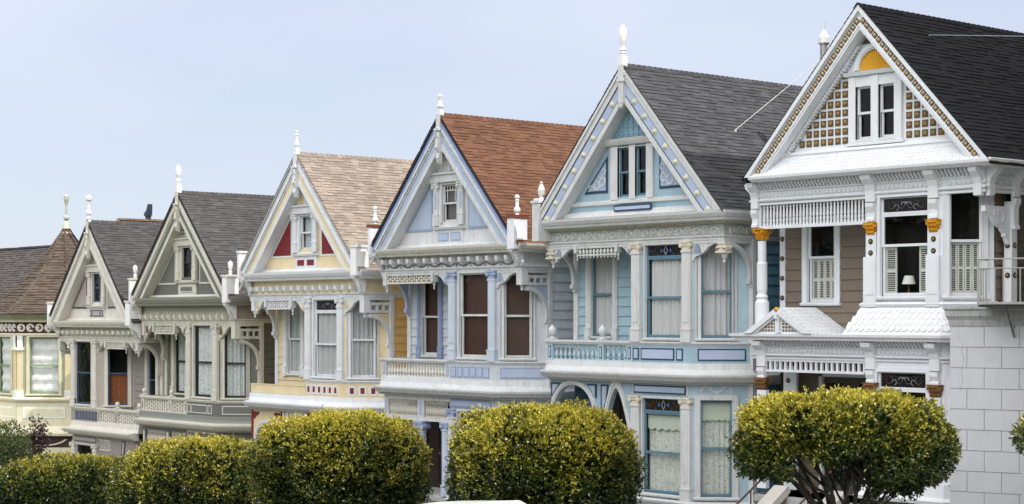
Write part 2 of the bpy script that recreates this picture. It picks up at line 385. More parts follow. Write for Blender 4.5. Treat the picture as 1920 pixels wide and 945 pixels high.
def acorn(z, s=1): return [(.0, z), (.09*s, z), (.09*s, z+.03*s), (.04*s, z+.06*s), (.10*s, z+.13*s), (.125*s, z+.2*s), (.12*s, z+.27*s), (.07*s, z+.34*s), (.03*s, z+.38*s), (.0, z+.41*s)]
def ballp(z, s=1):
    return [(0, z), (.08*s, z), (.08*s, z+.03*s), (.035*s, z+.05*s)]+[(.09*s*math.sin(R(a)), z+.13*s-.09*s*math.cos(R(a))) for a in (30, 60, 90, 120, 150, 175)]
def arch_bracket(H, F, u0, u1, z1, drop, T, fanm, side=-1, o0=-.08, o1=.02, parent=None, name='arch_bracket', curve=.6):
    """scalloped spandrel with a sunburst; side=-1: the fan sits against u0"""
    f = (lambda t: u0+(u1-u0)*t) if side < 0 else (lambda t: u1-(u1-u0)*t)
    pts = [(0, 1), (1, 1), (1, .80)]
    for a in range(0, 100, 15):                  # concave arc rising to its crown then ogee down to the post
        t = a/90; pts.append((1-.32*t-.02, .80+.02*math.sin(t*3)-.10*t*t*t))
    pts += [(.58, .66), (.50, .52), (.40, .38), (.28, .28), (.14, .22), (.08, .12), (.06, 0), (0, 0)]
    q = [(f(a), z1-drop+drop*b) for a, b in pts]
    m = MB(F); m.prism(q, o0, o1, 0); 
    po = H.add(m, name, [T], parent)
    fm = MB(F); cu, cz = f(.07), z1-drop*.30; rr = min(abs(u1-u0)*.48, drop*.42)
    n = 6; a0, a1 = (-5, 78) if side < 0 else (102, 185)
    cz = z1-drop*.62
    fm.prism([(cu, cz)]+[(cu+rr*1.15*math.cos(R(a0+(a1-a0)*i/8)), min(z1-.03, cz+rr*1.25*math.sin(R(a0+(a1-a0)*i/8)))) for i in range(9)], o1, o1+.006, 1)
    for i in range(n):
        a = R(a0+(a1-a0)*(i+.5)/n); d = R(4.2)
        fm.prism([(cu, cz), (cu+rr*1.12*math.cos(a-d), min(z1-.035, cz+rr*1.22*math.sin(a-d))), (cu+rr*1.12*math.cos(a+d), min(z1-.035, cz+rr*1.22*math.sin(a+d)))], o1+.006, o1+.018, 0)
    H.add(fm, 'sunburst', fanm, po)
    return po
def pendant(H, F, u, z0, z1, w, T, o0=-.12, o1=.08, cap=None, parent=None):
    m = MB(F); m.box(u-w/2, u+w/2, o0, o1, z0+.22, z1)
    c = (o0+o1)/2; r = w*.42
    m.lathe(u, c, [(0, z0), (r*.4, z0+.01), (r*.55, z0+.05), (r*.3, z0+.08), (r*.75, z0+.13), (r*.95, z0+.18), (r, z0+.22)])
    po = H.add(m, 'pendant', [T], parent)
    if cap:
        k = MB(F)
        for i, (e, z) in enumerate(((.06, .33), (.03, .27), (.045, .21), (.02, .12))): k.box(u-w/2-e, u+w/2+e, o0, o1+e, z1-z*1.0, z1-z+.05)
        for sg in (-1, 1): k.disc(u+sg*(w/2+.01), z1-.2, .06, o0, o1+.03, 10)
        H.add(k, 'capital', [cap], po)
    return po
def quarter_arch(H, F, u0, u1, z1, r, T, th=.11, fret=None, fan=None, parent=None):
    """curved brace from the pendant (u0) back to the wall post (u1)"""
    m = MB(F); m.band(u0, z1-r, (u1-u0)-th, u1-u0, 0, 88, -.05, .05, 12, 0, ez=r/(u1-u0))
    m.box(u1-th-.04, u1+.02, -.06, .06, z1-r-.22, z1-r-.10); m.box(u1-th, u1+.01, -.05, .05, z1-r-.12, z1-r); m.box(u1-th+.03, u1, -.05, .05, z1-r-.3, z1-r-.2)
    m.disc(u0+.08, z1-.06, .07, -.055, .055)
    po = H.add(m, 'curved_brace', [T], parent)
    if fret:
        k = MB(F); a, b = u0+.06, u1; zt = z1+.30; zb = z1+.02
        k.flat(rect(a, b, zb, zt), o=0)
        k = MB(F); hs = []; n = 3; w = (b-a-.1)/n
        for i in range(n): hs.append((a+.08+w*i+.02, a+.08+w*(i+1)-.04, zb+.08, zt-.07))
        for p in minus(rect(a, b, zb, zt), hs): k.prism(p, -.03, .03)
        H.add(k, 'fret_panel', [T], po)
    if fan:
        k = MB(F)
        q = [(u1-.01, z1)]+[(u0+(u1-u0)*math.cos(R(a)), z1-r+r*math.sin(R(a))) for a in range(15, 80, 8)]
        k.prism(q, -.02, .02); H.add(k, 'spandrel', fan, po)
    return po
def bead_lattice(H, F, u0, u1, z0, z1, T, parent=None, n=None, rows=4, name='spindle_screen'):
    m = MB(F); m.box(u0, u1, -.06, .03, z1-.045, z1); m.box(u0, u1, -.06, .03, z0, z0+.045)
    n = n or int((u1-u0)/.115); rh = (z1-z0-.09)/rows
    for i in range(n):
        x = u0+(u1-u0)*(i+.5)/n
        m.lathe(x, -.015, [(.012, z0+.045), (.012, z1-.045)], 5)
        for k in range(rows):
            if (k+i) % 2 == 0:
                zc = z0+.045+rh*(k+.5); m.lathe(x, -.015, [(.012, zc-.055), (.036, zc-.02), (.036, zc+.02), (.012, zc+.055)], 7)
    for k in range(1, rows): m.box(u0, u1, -.022, -.008, z0+.045+rh*k-.007, z0+.045+rh*k+.007)
    return H.add(m, name, [T], parent)
def turned(h, r, kind='vase'):
    if kind == 'vase': k = [(.8, 0), (.8, .06), (.4, .09), (.5, .14), (.95, .28), (1.0, .36), (.7, .52), (.42, .66), (.4, .78), (.75, .84), (.4, .88), (.8, .92), (.8, 1)]
    elif kind == 'slim': k = [(.9, 0), (.9, .12), (.6, .15), (.9, .18), (.9, .3), (.6, .33), (.85, .4), (.62, .75), (.5, .82), (.9, .86), (.5, .9), (.9, .94), (.9, 1)]
    m = MB(); m.lathe(0, 0, [(r*a, h*b) for a, b in k], 8); m.sm = False
    return m
def spindles(H, par, F, u0, u1, o, z0, z1, n, T, r=.045, kind='vase', name='baluster'):
    me = turned(z1-z0, r, kind).mesh(name, [T])
    for i in range(n):
        p = F.p(u0+(u1-u0)*(i+.5)/n, o, z0); H.inst(me, name, par, p)
def slope_frame(xe, ze, xr, zr, y0):
    d = Vector((xr-xe, 0, zr-ze)); Lh = d.length; d.normalize()
    n = Vector((-d.z, 0, d.x)) if xr > xe else Vector((d.z, 0, -d.x))
    if n.z < 0: n = -n
    return Fr(xe, y0, ze, axes=(Vector((0, 1, 0)), n, d)), Lh
def shingle(mb, F, W_, Lh, ex=.127, tab=(.20, .42), cutf=None, m=0, th=.012):
    k = 0; z = 0
    while z < Lh:
        u = -random.random()*.3; top = min(z+ex*1.25, Lh)
        while u < W_:
            w = random.uniform(*tab); a = max(0, u); b = min(W_, u+w-.004); u += w
            if b-a < .02: continue
            t = th+random.choice((0, .012, .012))*(th/.012)
            lo, hi = (0, W_)
            if cutf:
                lo, hi = cutf(z); a = max(a, lo); b = min(b, hi)
                if b-a < .02: continue
            mb.add([(a, 0, z), (b, 0, z), (b, t, z-random.uniform(0, .012)), (a, t, z-random.uniform(0, .008)), (a, .004, top), (b, .004, top)],
                   [(0, 1, 2, 3), (3, 2, 5, 4), (0, 3, 4), (1, 5, 2)], m, F)
        z += ex
    return mb
def roof(H, cx, hw, za, ze, y0, depth, MR, MD, edge, parent=None):
    """two shingled slopes; hw = half width at eave"""
    base = MB()
    th = .04
    q = [(cx-hw, ze), (cx, za), (cx+hw, ze), (cx+hw-.02, ze-th), (cx, za-th*1.5), (cx-hw+.02, ze-th)]
    base.prism(q, -y0, -(y0+depth), 0)
    ro = H.add(base, 'roof', [MD], parent)
    for sg in (-1, 1):
        F, Lh = slope_frame(cx+sg*hw, ze, cx, za, y0-.02)
        m = MB(F); shingle(m, F, depth, Lh)
        H.add(m, 'shingles', [MR], ro)
    m = MB()
    y = y0-.03
    while y < y0+depth:
        for sg in (-1, 1):
            F, Lh = slope_frame(cx+sg*hw, ze, cx, za, 0)
            m.add([(y, .03, Lh-.14), (y+.30, .012, Lh-.14), (y+.30, .012, Lh+.005), (y, .035, Lh+.012), (y, 0, Lh-.14), (y, 0, Lh)], [(0, 1, 2, 3), (0, 3, 5, 4)], 0, F)
        y += .2
    H.add(m, 'ridge_cap', [MR], ro)
    return ro
def strips(mb, cx, za, slope, d0, d1, o0, o1, zf, m=0, side=None, zt=None):
    """raking strip between perpendicular distances d0,d1 below the outer gable line"""
    cs = math.cos(math.atan(slope))
    for sg in ((-1, 1) if side is None else (side,)):
        a0 = za-d0/cs; a1 = za-d1/cs
        q = [(cx, a0), (cx+sg*(a0-zf)/slope, zf), (cx+sg*(a1-zf)/slope, zf), (cx, a1)]
        mb.prism(q, o0, o1, m)
def along(cx, za, slope, d, sg, n, s0, s1):
    """points along the raking line at perpendicular distance d; s measured from the apex down the slope"""
    th = math.atan(slope); a = za-d/math.cos(th)
    for i in range(n):
        s = s0+(s1-s0)*i/max(1, n-1); yield cx+sg*s*math.cos(th), a-s*math.sin(th), th
def finial(H, u, y, z, pr, T, base=None, parent=None, name='finial'):
    m = MB()
    if base: w, h = base; m.box(u-w/2, u+w/2, -y-w/2, -y+w/2, z, z+h); z += h
    m.lathe(u, -y, [(r, z+zz) for r, zz in pr], 12); m.sm = False
    return H.add(m, name, [T], parent)
CLUB = [(.06, 0), (.10, .03), (.06, .07), (.10, .12), (.05, .17), (.11, .22), (.06, .28), (.06, .34), (.10, .52), (.12, .72), (.11, .9), (.06, 1.02), (0, 1.07)]
POT = [(.05, 0), (.10, .04), (.10, .10), (.05, .14), (.07, .2), (.05, .45), (.07, .62), (.11, .72), (.11, .78), (.04, .84), (0, .86)]
BULB = [(.04, 0), (.07, .03), (.04, .08), (.10, .14), (.11, .22), (.06, .30), (.05, .5), (.07, .54), (.04, .6), (.08, .63), (.08, .68), (.03, .74), (0, .75)]
# ------------------------------------------------------------------ the sister houses
def lady(c):
    H = House('row_house', c['x0'], c['dz'], c['label'], 'matching gabled wooden row houses', c.get('zk'), c.get('mirror'))
    T, T2, B, A, A2, SA, SD, CAP = c['T'], c.get('T2', c['T']), c['B'], c['A'], c['A2'], c['SA'], c['SD'], c.get('CAP', c['T'])
    GW = c.get('GW', B); st = c['style']; bayin = c.get('mirror') is not None
    cx, za, hw, sl_ = 3.6, 13.46, 3.45, 1.125
    ze = za-hw*sl_
    XL, XR = .3, 6.75
    Ff = Fr(0, 0); Fch = Fr(5.7, 0, ang=45); Frec = Fr(XL, 1.0)
    Fsd = Fr(XR, 1.05, ang=90); chl = 1.05*math.sqrt(2)
    # ---- walls (siding body)
    w = MB(); D = 13.5
    rx1 = 3.6 if not bayin else 2.55
    rw = (1.0-XL, 1.82-XL, 6.47, 8.75) if not bayin else (.55, 1.15, 6.2, 8.7)
    w.siding(rect(0, rx1-XL, 5.85, 9.2), [rw], F=Frec, m=1)
    if bayin:
        Fin = Fr(2.55, 1.05, ang=-45); w.flat(rect(0, chl, 2.0, 9.2), [(.30, 1.08, 6.47, 8.84), (.30, 1.08, 2.9, 5.0)], F=Fin)
    else: w.flat(rect(0, 1.0, 2.0, 9.2), F=Fr(3.6, 1.0, ang=-90))
    fw = [(.47, 1.78, 6.47, 8.84), (.37, 1.72, 2.5, 4.92)]
    w.flat(rect(0, 2.1, 2.0, 9.2), fw, F=Fr(3.6, 0), m=0)
    w.flat(rect(0, chl+.02, 2.0, 9.2), [(.21, .97, 6.47, 8.80), (.21, .97, 2.5, 4.92)], F=Fch, m=0)
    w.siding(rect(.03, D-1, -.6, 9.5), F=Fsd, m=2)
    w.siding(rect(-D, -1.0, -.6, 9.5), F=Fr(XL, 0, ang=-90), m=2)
    w.flat(rect(XL, XR, -.6, ze+.3), F=Fr(0, D))
    w.flat([(cx-hw, ze), (cx+hw, ze), (cx, za-.1)], F=Fr(0, D))
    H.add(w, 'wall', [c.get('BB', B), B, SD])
    if c.get('bands'):
        bm_ = MB(Fch); bm_.box(1.13, 1.36, 0, .012, 6.35, 8.9); H.add(bm_, 'corner_panel', [c['bands']])
    # corner posts
    for (a, b, c_, d, e, f_) in ((XL, XL+.17, -1.0, -.93, 5.85, 8.95), (XR-.10, XR+.072, -1.12, -.98, 2.2, 8.95)):
        p = MB(); p.box(a, b, c_, d, e, f_); H.add(p, 'corner_post', [T])
    for u in (.10, 1.03): p = MB(); p.box(u-.03, u+.03, 0, .05, 6.4, 8.95, F=Fch); H.add(p, 'window_stile', [T])
    # ---- gable wall, window
    gz0 = 9.635
    aw = c['attic']
    g = MB(); inner = za-.45
    tri = [(cx-(inner-gz0)/sl_, gz0), (cx+(inner-gz0)/sl_, gz0), (cx, inner)]
    if aw == 2: holes = [(3.07, 3.50, 10.13, 11.40), (3.72, 4.12, 10.13, 11.40)]
    else: holes = [(3.26, 3.96, 10.35, 11.45)]
    g.flat(tri, holes, F=Ff); gw = H.add(g, 'gable_wall', [GW])
    t = MB()
    if aw == 2:
        t.box(2.80, 3.07, 0, .07, 10.05, 11.45); t.box(3.50, 3.72, 0, .07, 10.05, 11.45); t.box(4.12, 4.36, 0, .07, 10.05, 11.45)
        t.prof([(0, 11.45), (.12, 11.47), (.17, 11.55), (.2, 11.62), (0, 11.66)], 2.66, 4.5)
        t.prof([(0, 9.93), (.07, 9.95), (.07, 10.03), (0, 10.06)], 1.05, 6.0)
        t.prof([(0, gz0), (.12, gz0), (.09, gz0+.12), (0, gz0+.16)], .9, 6.3)
        H.add(t, 'window_surround', [T])
        for (a, b) in ((3.07, 3.50), (3.72, 4.12)): window(H, Ff, a, b, 10.13, 11.40, T, SA, None, None, casing=.015, sill=False, sw=.045)
        q = MB()
        q.prism(clip(clip([(cx-.95, 11.68), (cx+.95, 11.68), (cx, 12.85)], 0, -1, -11.68), 0, 1, 12.5), 0, .02)
        for i in range(-4, 5):
            x = cx+i*.2; zt = 12.62-abs(x-cx)*1.12
            if zt > 11.8: q.box(x-.02, x+.02, .02, .05, 11.68, zt)
        for i in range(5):
            z = 11.74+i*.19; wv = (12.62-z)/1.15
            if wv > .1: q.box(cx-wv, cx+wv, .02, .045, z, z+.035)
        H.add(q, 'lattice_panel', [mat('lattice_blue', (120, 152, 168))])
        for sg in (-1, 1):
            P1 = [(cx+sg*.95, 10.26), (cx+sg*.95, 11.22), (cx+sg*1.84, 10.26)]
            q = MB(); q.prism(P1, 0, .02, 0); ctr = (cx+sg*1.22, 10.55)
            P2 = [(ctr[0]+(x-ctr[0])*.78, ctr[1]+(z-ctr[1])*.78) for x, z in P1]; q.prism(P2, .02, .026, 1)
            for (dx, dz, rr, a0, a1) in ((-.1, .0, .12, 0, 300), (.12, -.08, .13, 100, 380), (.36, -.14, .08, 0, 280), (-.14, .27, .09, 0, 280), (-.05, .16, .06, 90, 360)):
                q.band(ctr[0]+sg*dx, ctr[1]+dz, rr*.7, rr, a0 if sg > 0 else 180-a1, a1 if sg > 0 else 180-a0, .026, .045, 10, 2)
            H.add(q, 'scroll_panel', [A2, mat('pale_scroll_ground', (150, 165, 190)), T])
        q = MB(); q.box(3.0, 4.36, 0, .02, 9.72, 9.9, 0) if False else q.box(3.0, 4.36, .09, .13, 9.74, 9.9, 0); q.box(3.04, 4.32, .13, .135, 9.78, 9.86, 1); H.add(q, 'sill_panel', [A2, A])
    else:
        t.box(2.94, 3.2, 0, .055, 10.2, 11.5); t.box(4.02, 4.28, 0, .055, 10.2, 11.5)
        t.prof([(0, 11.5), (.13, 11.52), (.13, 11.72), (.19, 11.75), (.19, 11.80), (0, 11.84)], 2.72, 4.50)
        t.prof([(0, 10.12), (.10, 10.13), (.13, 10.19), (0, 10.24)], 2.9, 4.33)
        t.box(3.0, 4.22, 0, .04, 9.7, 10.12)
        t.prof([(0, gz0), (.10, gz0), (.06, gz0+.06), (0, gz0+.08)], .8, 6.4)
        H.add(t, 'window_surround', [T])
        for u in (2.92, 4.08): pilaster(H, Ff, u, u+.20, 10.24, 11.5, T2, A if st == 'red' else None, o1=.10, o0=.055, capm=c.get('CAPA', T))
        wo = window(H, Ff, 3.26, 3.96, 10.35, 11.45, T, c.get('SAA', SA), c.get('attic_cur'), c.get('attic_mat'), casing=.06, parent=None, sw=.05, sill=False)
        if st == 'red':
            q = MB(Ff)
            for x in (3.44, 3.56, 3.68, 3.80): q.box(x-.012, x+.012, -.03, -.02, 11.28, 11.42)
            q.box(3.34, 3.88, -.03, -.02, 11.26, 11.285)
            for x in (3.44, 3.80): q.box(x-.012, x+.012, -.03, -.02, 10.95, 11.26)
            H.add(q, 'muntin', [T], wo)
        q = MB(); pw = c.get('sillp', 2)
        if pw == 2:
            for (a, b) in ((3.1, 3.56), (3.66, 4.12)): q.box(a, b, .04, .05, 9.78, 10.03, 0); q.box(a+.03, b-.03, .05, .056, 9.81, 10.0, 1)
        elif pw == 1: q.box(3.16, 4.06, .04, .07, 9.8, 10.04, 0); q.box(3.21, 4.01, .07, .075, 9.84, 10.0, 1)
        else:
            for (a, b) in ((3.08, 3.24), (3.3, 3.92), (3.98, 4.14)): q.box(a, b, .04, .06, 9.78, 10.04, 0); q.box(a+.03, b-.03, .06, .066, 9.82, 10.0, 1)
        H.add(q, 'sill_panel', [c.get('sillb', A2), c.get('sillf', A)])
        for sg in (-1, 1):
            P1 = [(cx+sg*.83, 10.1), (cx+sg*.83, 11.55), (cx+sg*2.12, 10.1)]
            if sg > 0: P1 = [(cx+sg*.83, 10.1), (cx+sg*.83, 11.55), (cx+sg*2.12, 10.1)]
            q = MB(); q.prism(P1, 0, .022, 0); ctr = (cx+sg*1.2, 10.5)
            P2 = [(ctr[0]+(x-ctr[0])*.84, ctr[1]+(z-ctr[1])*.84) for x, z in P1]; q.prism(P2, .022, .028, 1)
            H.add(q, 'triangle_panel', [c.get('trib', T), c.get('trif', A)])
        q = MB(); q.prism([(cx-.72, 11.84), (cx+.72, 11.84), (cx, 12.66)], 0, .02); 
        ap = H.add(q, 'peak_panel', [c.get('peak', GW)])
        if c.get('peakgrid'):
            q = MB()
            for i in range(-4, 5):
                x = cx+i*.15; zt = 12.62-abs(x-cx)*1.12
                if zt > 11.95: q.box(x-.022, x+.022, .02, .05, 11.84, zt)
            for i in range(5): z = 11.86+i*.15; wv = max(.05, (12.62-z)/1.15); q.box(cx-wv, cx+wv, .02, .045, z, z+.045)
            H.add(q, 'lattice_panel', [T], ap)
        q = MB(); q.prof([(0, 11.84), (.06, 11.84), (.06, 12.1), (.16, 12.3), (.2, 12.55), (0, 12.7)], cx-.07, cx+.07); H.add(q, 'peak_bracket', [T])
    # ---- bargeboards
    for sg in (-1, 1):
        b = MB(); S_ = lambda d0, d1, o0, o1, m, zf=9.60: strips(b, cx, za, sl_, d0, d1, o0, o1, zf, m, sg)
        if st == 'blue':
            S_(.0, .07, .30, .44, 0); S_(.07, .20, .28, .40, 0); S_(.20, .225, .28, .375, 2); S_(.225, .44, .28, .37, 1); S_(.44, .465, .28, .375, 2); S_(.465, .60, 0.01, .385, 0)
        else:
            S_(.0, .05, .30, .45, 4); S_(.05, .19, .28, .40, 3); S_(.19, .26, .28, .43, 0); S_(.26, .33, .28, .36, 0); S_(.33, .50, .28, .37, 1); S_(.50, .62, 0.01, .39, 0)
            for x, z, th in along(cx, za, sl_, .295, sg, 52, .35, 5.15):
                e = .028; cs, sn = math.cos(th), math.sin(th)
                b.prism([(x-sg*e*cs-0, z+e*sn-.04), (x-sg*e*cs, z+e*sn+.03), (x+sg*e*cs, z-e*sn+.03), (x+sg*e*cs, z-e*sn-.04)], .36, .405, 0)
        bo = H.add(b, 'bargeboard', [T, c.get('rake', A), A2, c.get('rake2', T), c.get('RE', mat('dark_roof_edge', (45, 42, 44), .8))])
        if st == 'blue':
            rm = MB(); rm.dome(0, 0, .085, 0, .04); rm.dome(0, 0, .045, .03, .035); rme = rm.mesh('rosette', [mat('cream_rosette', (200, 195, 165))])
            for x, z, th in along(cx, za, sl_, .333, sg, 8, .62, 4.45): H.inst(rme, 'rosette', bo, (x, -.37, z))
    q = MB(); q.box(cx-.09, cx+.09, .36, .47, 12.5 if st == 'blue' else 12.35, za+.02)
    if st == 'blue': q.prism([(cx-.09, 12.5), (cx+.09, 12.5), (cx, 12.36)], .37, .46); q.box(cx-.12, cx+.12, .36, .5, 13.05, 13.12)
    else:
        q.prof([(.36, 12.0), (.44, 12.05), (.5, 12.2), (.46, 12.35), (.54, 12.5), (.5, 12.75), (.56, 12.95), (.36, 13.0)], cx-.07, cx+.07)
        q.box(cx-.12, cx+.12, .36, .54, 13.0, 13.06)
    H.add(q, 'gable_drop', [T])
    if c.get('fin'):
        pr, base = c['fin']; finial(H, cx, -.38, za-.02, pr, c.get('FT', T), base)
    # ---- roof
    ro = roof(H, cx, hw+.05, za+.05, ze+.0, -.42, D+.5, c['RM'], c['RD'], None)
    # ---- pinnacle blocks at the ends of the cornice
    if st != 'blue':
        ends = [(.20, .12, .2), (cx+3.12, .30, .42)]
        if bayin: ends = ends[::-1]; ends = [(cx-3.42, .34, .42), (cx+3.2, .1, .2)]
        for (x, wd, _) in ends:
            q = MB(); q.box(x, x+wd, .02, .50, 9.45, 10.30); q.box(x-.03, x+wd+.03, -.01, .53, 10.30, 10.38, 1); q.prof([(.02, 9.02), (.06, 9.02), (.10, 9.12), (.2, 9.22), (.36, 9.3), (.46, 9.38), (.48, 9.449), (.02, 9.449)], x+.01, x+min(.16, wd-.01))
            po = H.add(q, 'pinnacle_block', [c.get('FT', T), c.get('capc', T)])
            if c.get('pin') and (wd > .2 or c['pin'] != 'big'): 
                pr = c['pinp']; finial(H, x+wd/2, -.26, 10.38, [(r*.9, z*.78) for r, z in pr], c.get('FT', T), None, po)
        # scroll consoles under the ends
        for x in (.32, XR-.12):
            q = MB(); q.prof([(.10, 8.98), (.13, 9.0), (.17, 9.1), (.28, 9.28), (.42, 9.42), (.42, 9.5), (.10, 9.5)], x, x+.14); H.add(q, 'console', [T])
    else:
        q = MB(); q.box(.20, .46, .03, .50, 9.05, 10.08); q.box(.17, .49, 0, .53, 10.08, 10.15); q.box(.22, .44, .1, .46, 10.15, 10.22)
        po = H.add(q, 'pinnacle_block', [T]); finial(H, .33, -.28, 10.22, [(.07, 0), (.04, .03), (.09, .10), (.105, .22), (.07, .33), (.035, .38), (.05, .42), (0, .46)], T, None, po)
    # ---- main cornice
    P0 = [(XL, 1.0), (XL, 0), (XR, 0), (XR, D)]
    PG = [(.44, 0), (XR, 0), (XR, D)] if not bayin else [(.62, D), (.62, 0), (XR+.08, 0)]
    q = MB(); q.path(PG, [(-.12, 9.37), (0, 9.36), (.30, 9.38), (.32, 9.43), (.36, 9.46), (.41, 9.54), (.42, 9.60), (.0, 9.64), (-.12, 9.64)], 0)
    if st == 'blue': q.path(P0, [(0.0, 9.3), (.05, 9.3), (.12, 9.375), (0, 9.375)], 0)
    co = H.add(q, 'cornice', [c.get('GUT', T)])
    q = MB(); q.path(P0, [(-.12, 8.98), (.02, 8.98), (.02, 9.375), (-.12, 9.375)], 0)
    fz = H.add(q, 'frieze', [c.get('FZ', T)])
    q = MB(); q.path(P0, [(-.14, 8.9), (.05, 8.9), (.05, 8.95), (.09, 8.98), (.09, 9.01), (-.14, 9.01)], 0); q.path([(XL, .9), (XL, .0), (XR, 0), (XR, 1.0)], [(-.14, 8.82), (.035, 8.82), (.035, 8.9), (-.14, 8.9)])
    H.add(q, 'porch_beam', [T])
    q = MB(); q.add([(XL+.1, 0, 8.93), (XR-.1, 0, 8.93), (XR-.1, -1.1, 8.93), (XL+.1, -1.1, 8.93)], [(0, 1, 2, 3)]); H.add(q, 'porch_ceiling', [T])
    if st == 'blue':
        q = MB()
        x = XL; q.box(XL, XR+.08, .015, .028, 9.30, 9.37)
        while x < XR+.05: q.box(x, x+.05, .02, .10, 9.302, 9.368); x += .10
        y = .0
        H.add(q, 'dentil_course', [c.get('DN', T)], co); q = MB(); q.box(0.1, 4.05, .015, .028, 9.30, 9.37, F=Fr(XR, 0, ang=90))
        while y < 4: q.box(y, y+.05, .02, .10, 9.302, 9.368, F=Fr(XR, 0, ang=90)); y += .10
        H.add(q, 'dentil_course', [c.get('DN', T)], co)
        q = MB()
        for F, a, b in ((Ff, XL+.05, XR-.1), (Fr(XR, 0, ang=90), .15, 4)):
            x = a; k = 0
            while x < b-.2:
                sg = 1 if k % 2 else -1
                q.band(x+.12, 9.14+sg*.02, .075, .10, 0, 250, .02, .05, 9, 0, F); q.band(x+.13, 9.14+sg*.02, .03, .05, 90, 400, .02, .045, 7, 0, F)
                q.band(x+.26, 9.2, .05, .07, 180, 380, .02, .045, 6, 0, F); q.band(x+.25, 9.06, .04, .06, -20, 170, .02, .045, 6, 0, F); x += .30; k += 1
            H.add(q, 'scroll_relief', [mat('scroll_grey', (205, 205, 200), .6)], fz); q = MB()
    else:
        bb = MB(); bb.prof([(.02, 9.19), (.10, 9.20), (.19, 9.235), (.29, 9.24), (.30, 9.37), (.02, 9.37)], -.06, .06); bme = bb.mesh('bracket', [T])
        n = 15
        for i in range(n): H.inst(bme, 'bracket', co, (XL+.35+(XR-XL-.7)*i/(n-1), 0, 9.0) if False else (XL+.35+(XR-XL-.7)*i/(n-1), 0, 0))
        if st == 'red':
            q = MB()
            n = 9
            for i in range(n):
                a = XL+.3+(XR-XL-.5)*i/n; b = a+(XR-XL-.5)/n
                zz = lambda t: 9.17-.11*math.sin(math.pi*t)
                for k in range(9): t0 = k/9; t1 = (k+1)/9; q.tube([(a+(b-a)*t0, .03, zz(t0)), (a+(b-a)*t1, .03, zz(t1))], .022, 5, r1=.030)
                q.dome(a, 9.17, .045, .02, .04); q.band(a-.05, 9.19, .02, .04, 0, 300, .02, .045, 6); q.band(a+.05, 9.19, .02, .04, -120, 180, .02, .045, 6); q.box(a-.012, a+.012, .02, .04, 9.03, 9.15)
            H.add(q, 'garland_relief', [mat('garland_grey', (118, 120, 126), .7)], fz)
        if st == 'gray':
            q = MB(); x = XL+.2
            while x < XR-.15: q.band(x, 9.12, .055, .08, -230, 50, .02, .045, 10); q.box(x-.075, x-.055, .02, .04, 9.02, 9.08); q.box(x+.055, x+.075, .02, .04, 9.02, 9.08); q.band(x+.115, 9.2, .02, .035, 180, 360, .02, .04, 6); x += .23
            H.add(q, 'loop_relief', [T], fz)
    # ---- porch front under the cornice
    pend_cap = CAP if st == 'blue' else None
    zb = 8.90
    pendant(H, Ff, XL+.17, 8.32, zb+.0, .18, T, cap=pend_cap, o0=-.14, o1=.06)
    pendant(H, Ff, XR-.02, 8.32, zb+.0, .20, T, cap=pend_cap, o0=-.14, o1=.06)
    fan = [A, c.get('FAN', A2)]
    ab = arch_bracket
    if st == 'blue':
        ab(H, Ff, .60, 1.40, zb, .42, T, fan, -1); pendant(H, Ff, 1.45, 8.48, zb, .09, T); pendant(H, Ff, 3.02, 8.48, zb, .09, T); ab(H, Ff, 3.07, 3.62, zb, .40, T, fan, 1)
        q = MB(Ff); q.box(1.5, 2.98, -.05, .02, 8.84, 8.90); q.box(1.5, 2.98, -.05, .02, 8.62, 8.66); so_ = H.add(q, 'spindle_screen', [T])
        sm_ = MB(); sm_.lathe(0, 0, [(.0, -.11), (.03, -.08), (.015, -.05), (.02, 0), (.04, .05), (.045, .09), (.02, .13), (.02, .2)], 8); me = sm_.mesh('spindle', [mat('spindle_cream', (205, 205, 195))])
        for i in range(11): H.inst(me, 'spindle', so_, (1.57+1.34*i/10, .015, 8.66))
    else:
        sp = (.50, 2.75) if st == 'red' else ((1.3, 2.7) if st in ('yellow', 'gray') else (1.45, 2.85))
        if st != 'red': ab(H, Ff, XL+.28, sp[0]-.12, zb, .46, T, fan, -1); pendant(H, Ff, sp[0]-.06, 8.42, zb, .10, T)
        bead_lattice(H, Ff, sp[0], sp[1], 8.58, 8.86, T if st != 'red' else mat('bead_cream', (205, 200, 188)), rows=3 if st == 'red' else 4)
        pendant(H, Ff, sp[1]+.06, 8.40, zb, .12, T); ab(H, Ff, sp[1]+.13, 3.62, zb, .5, T, fan, 1)
    if not bayin:
        ab(H, Ff, 5.70, 6.62, zb, .5, T, fan, -1)
    else: ab(H, Ff, 5.72, 6.5, zb, .5, T, fan, -1)
    fret = st in ('red', 'yellow', 'gray', 'beige')
    quarter_arch(H, Fr(XL+.12, 0, ang=90), .12, .90, 8.84 if st == 'blue' else 8.8, .85, T if st != 'red' else A, fret=None, fan=None if st == 'blue' else [A])
    quarter_arch(H, Fr(XR+.0, 0, ang=90), .12, 1.02, 8.84 if st == 'blue' else 8.45, .8, T, fret=fret, fan=None if st == 'blue' else [A])
    if fret:
        q = MB(); q.box(XR-.13, XR+.10, -.155, .075, 8.48, 8.885); H.add(q, 'corner_block', [T])
        q = MB(); q.box(.93, 1.01, -.04, .04, 6.35, 8.05, F=Fr(XR, 0, ang=90)); H.add(q, 'wall_post', [T])
    # ---- upper windows
    cu, cm = c['cur'], c['curm']
    PW = c.get('PW', T)
    for u in (0.0, 1.80): pilaster(H, Fr(3.6, 0), u, u+.30, 6.36, 8.90, c.get('PIL', T), c.get('PIL2'), o1=.09, capm=CAP)
    window(H, Fr(3.6, 0), .47, 1.78, 6.47, 8.84, T, SA, cu, cm, casing=.10 if st != 'blue' else .05, stain=.33 if c.get('stain') else 0, stcol=c.get('stain'))
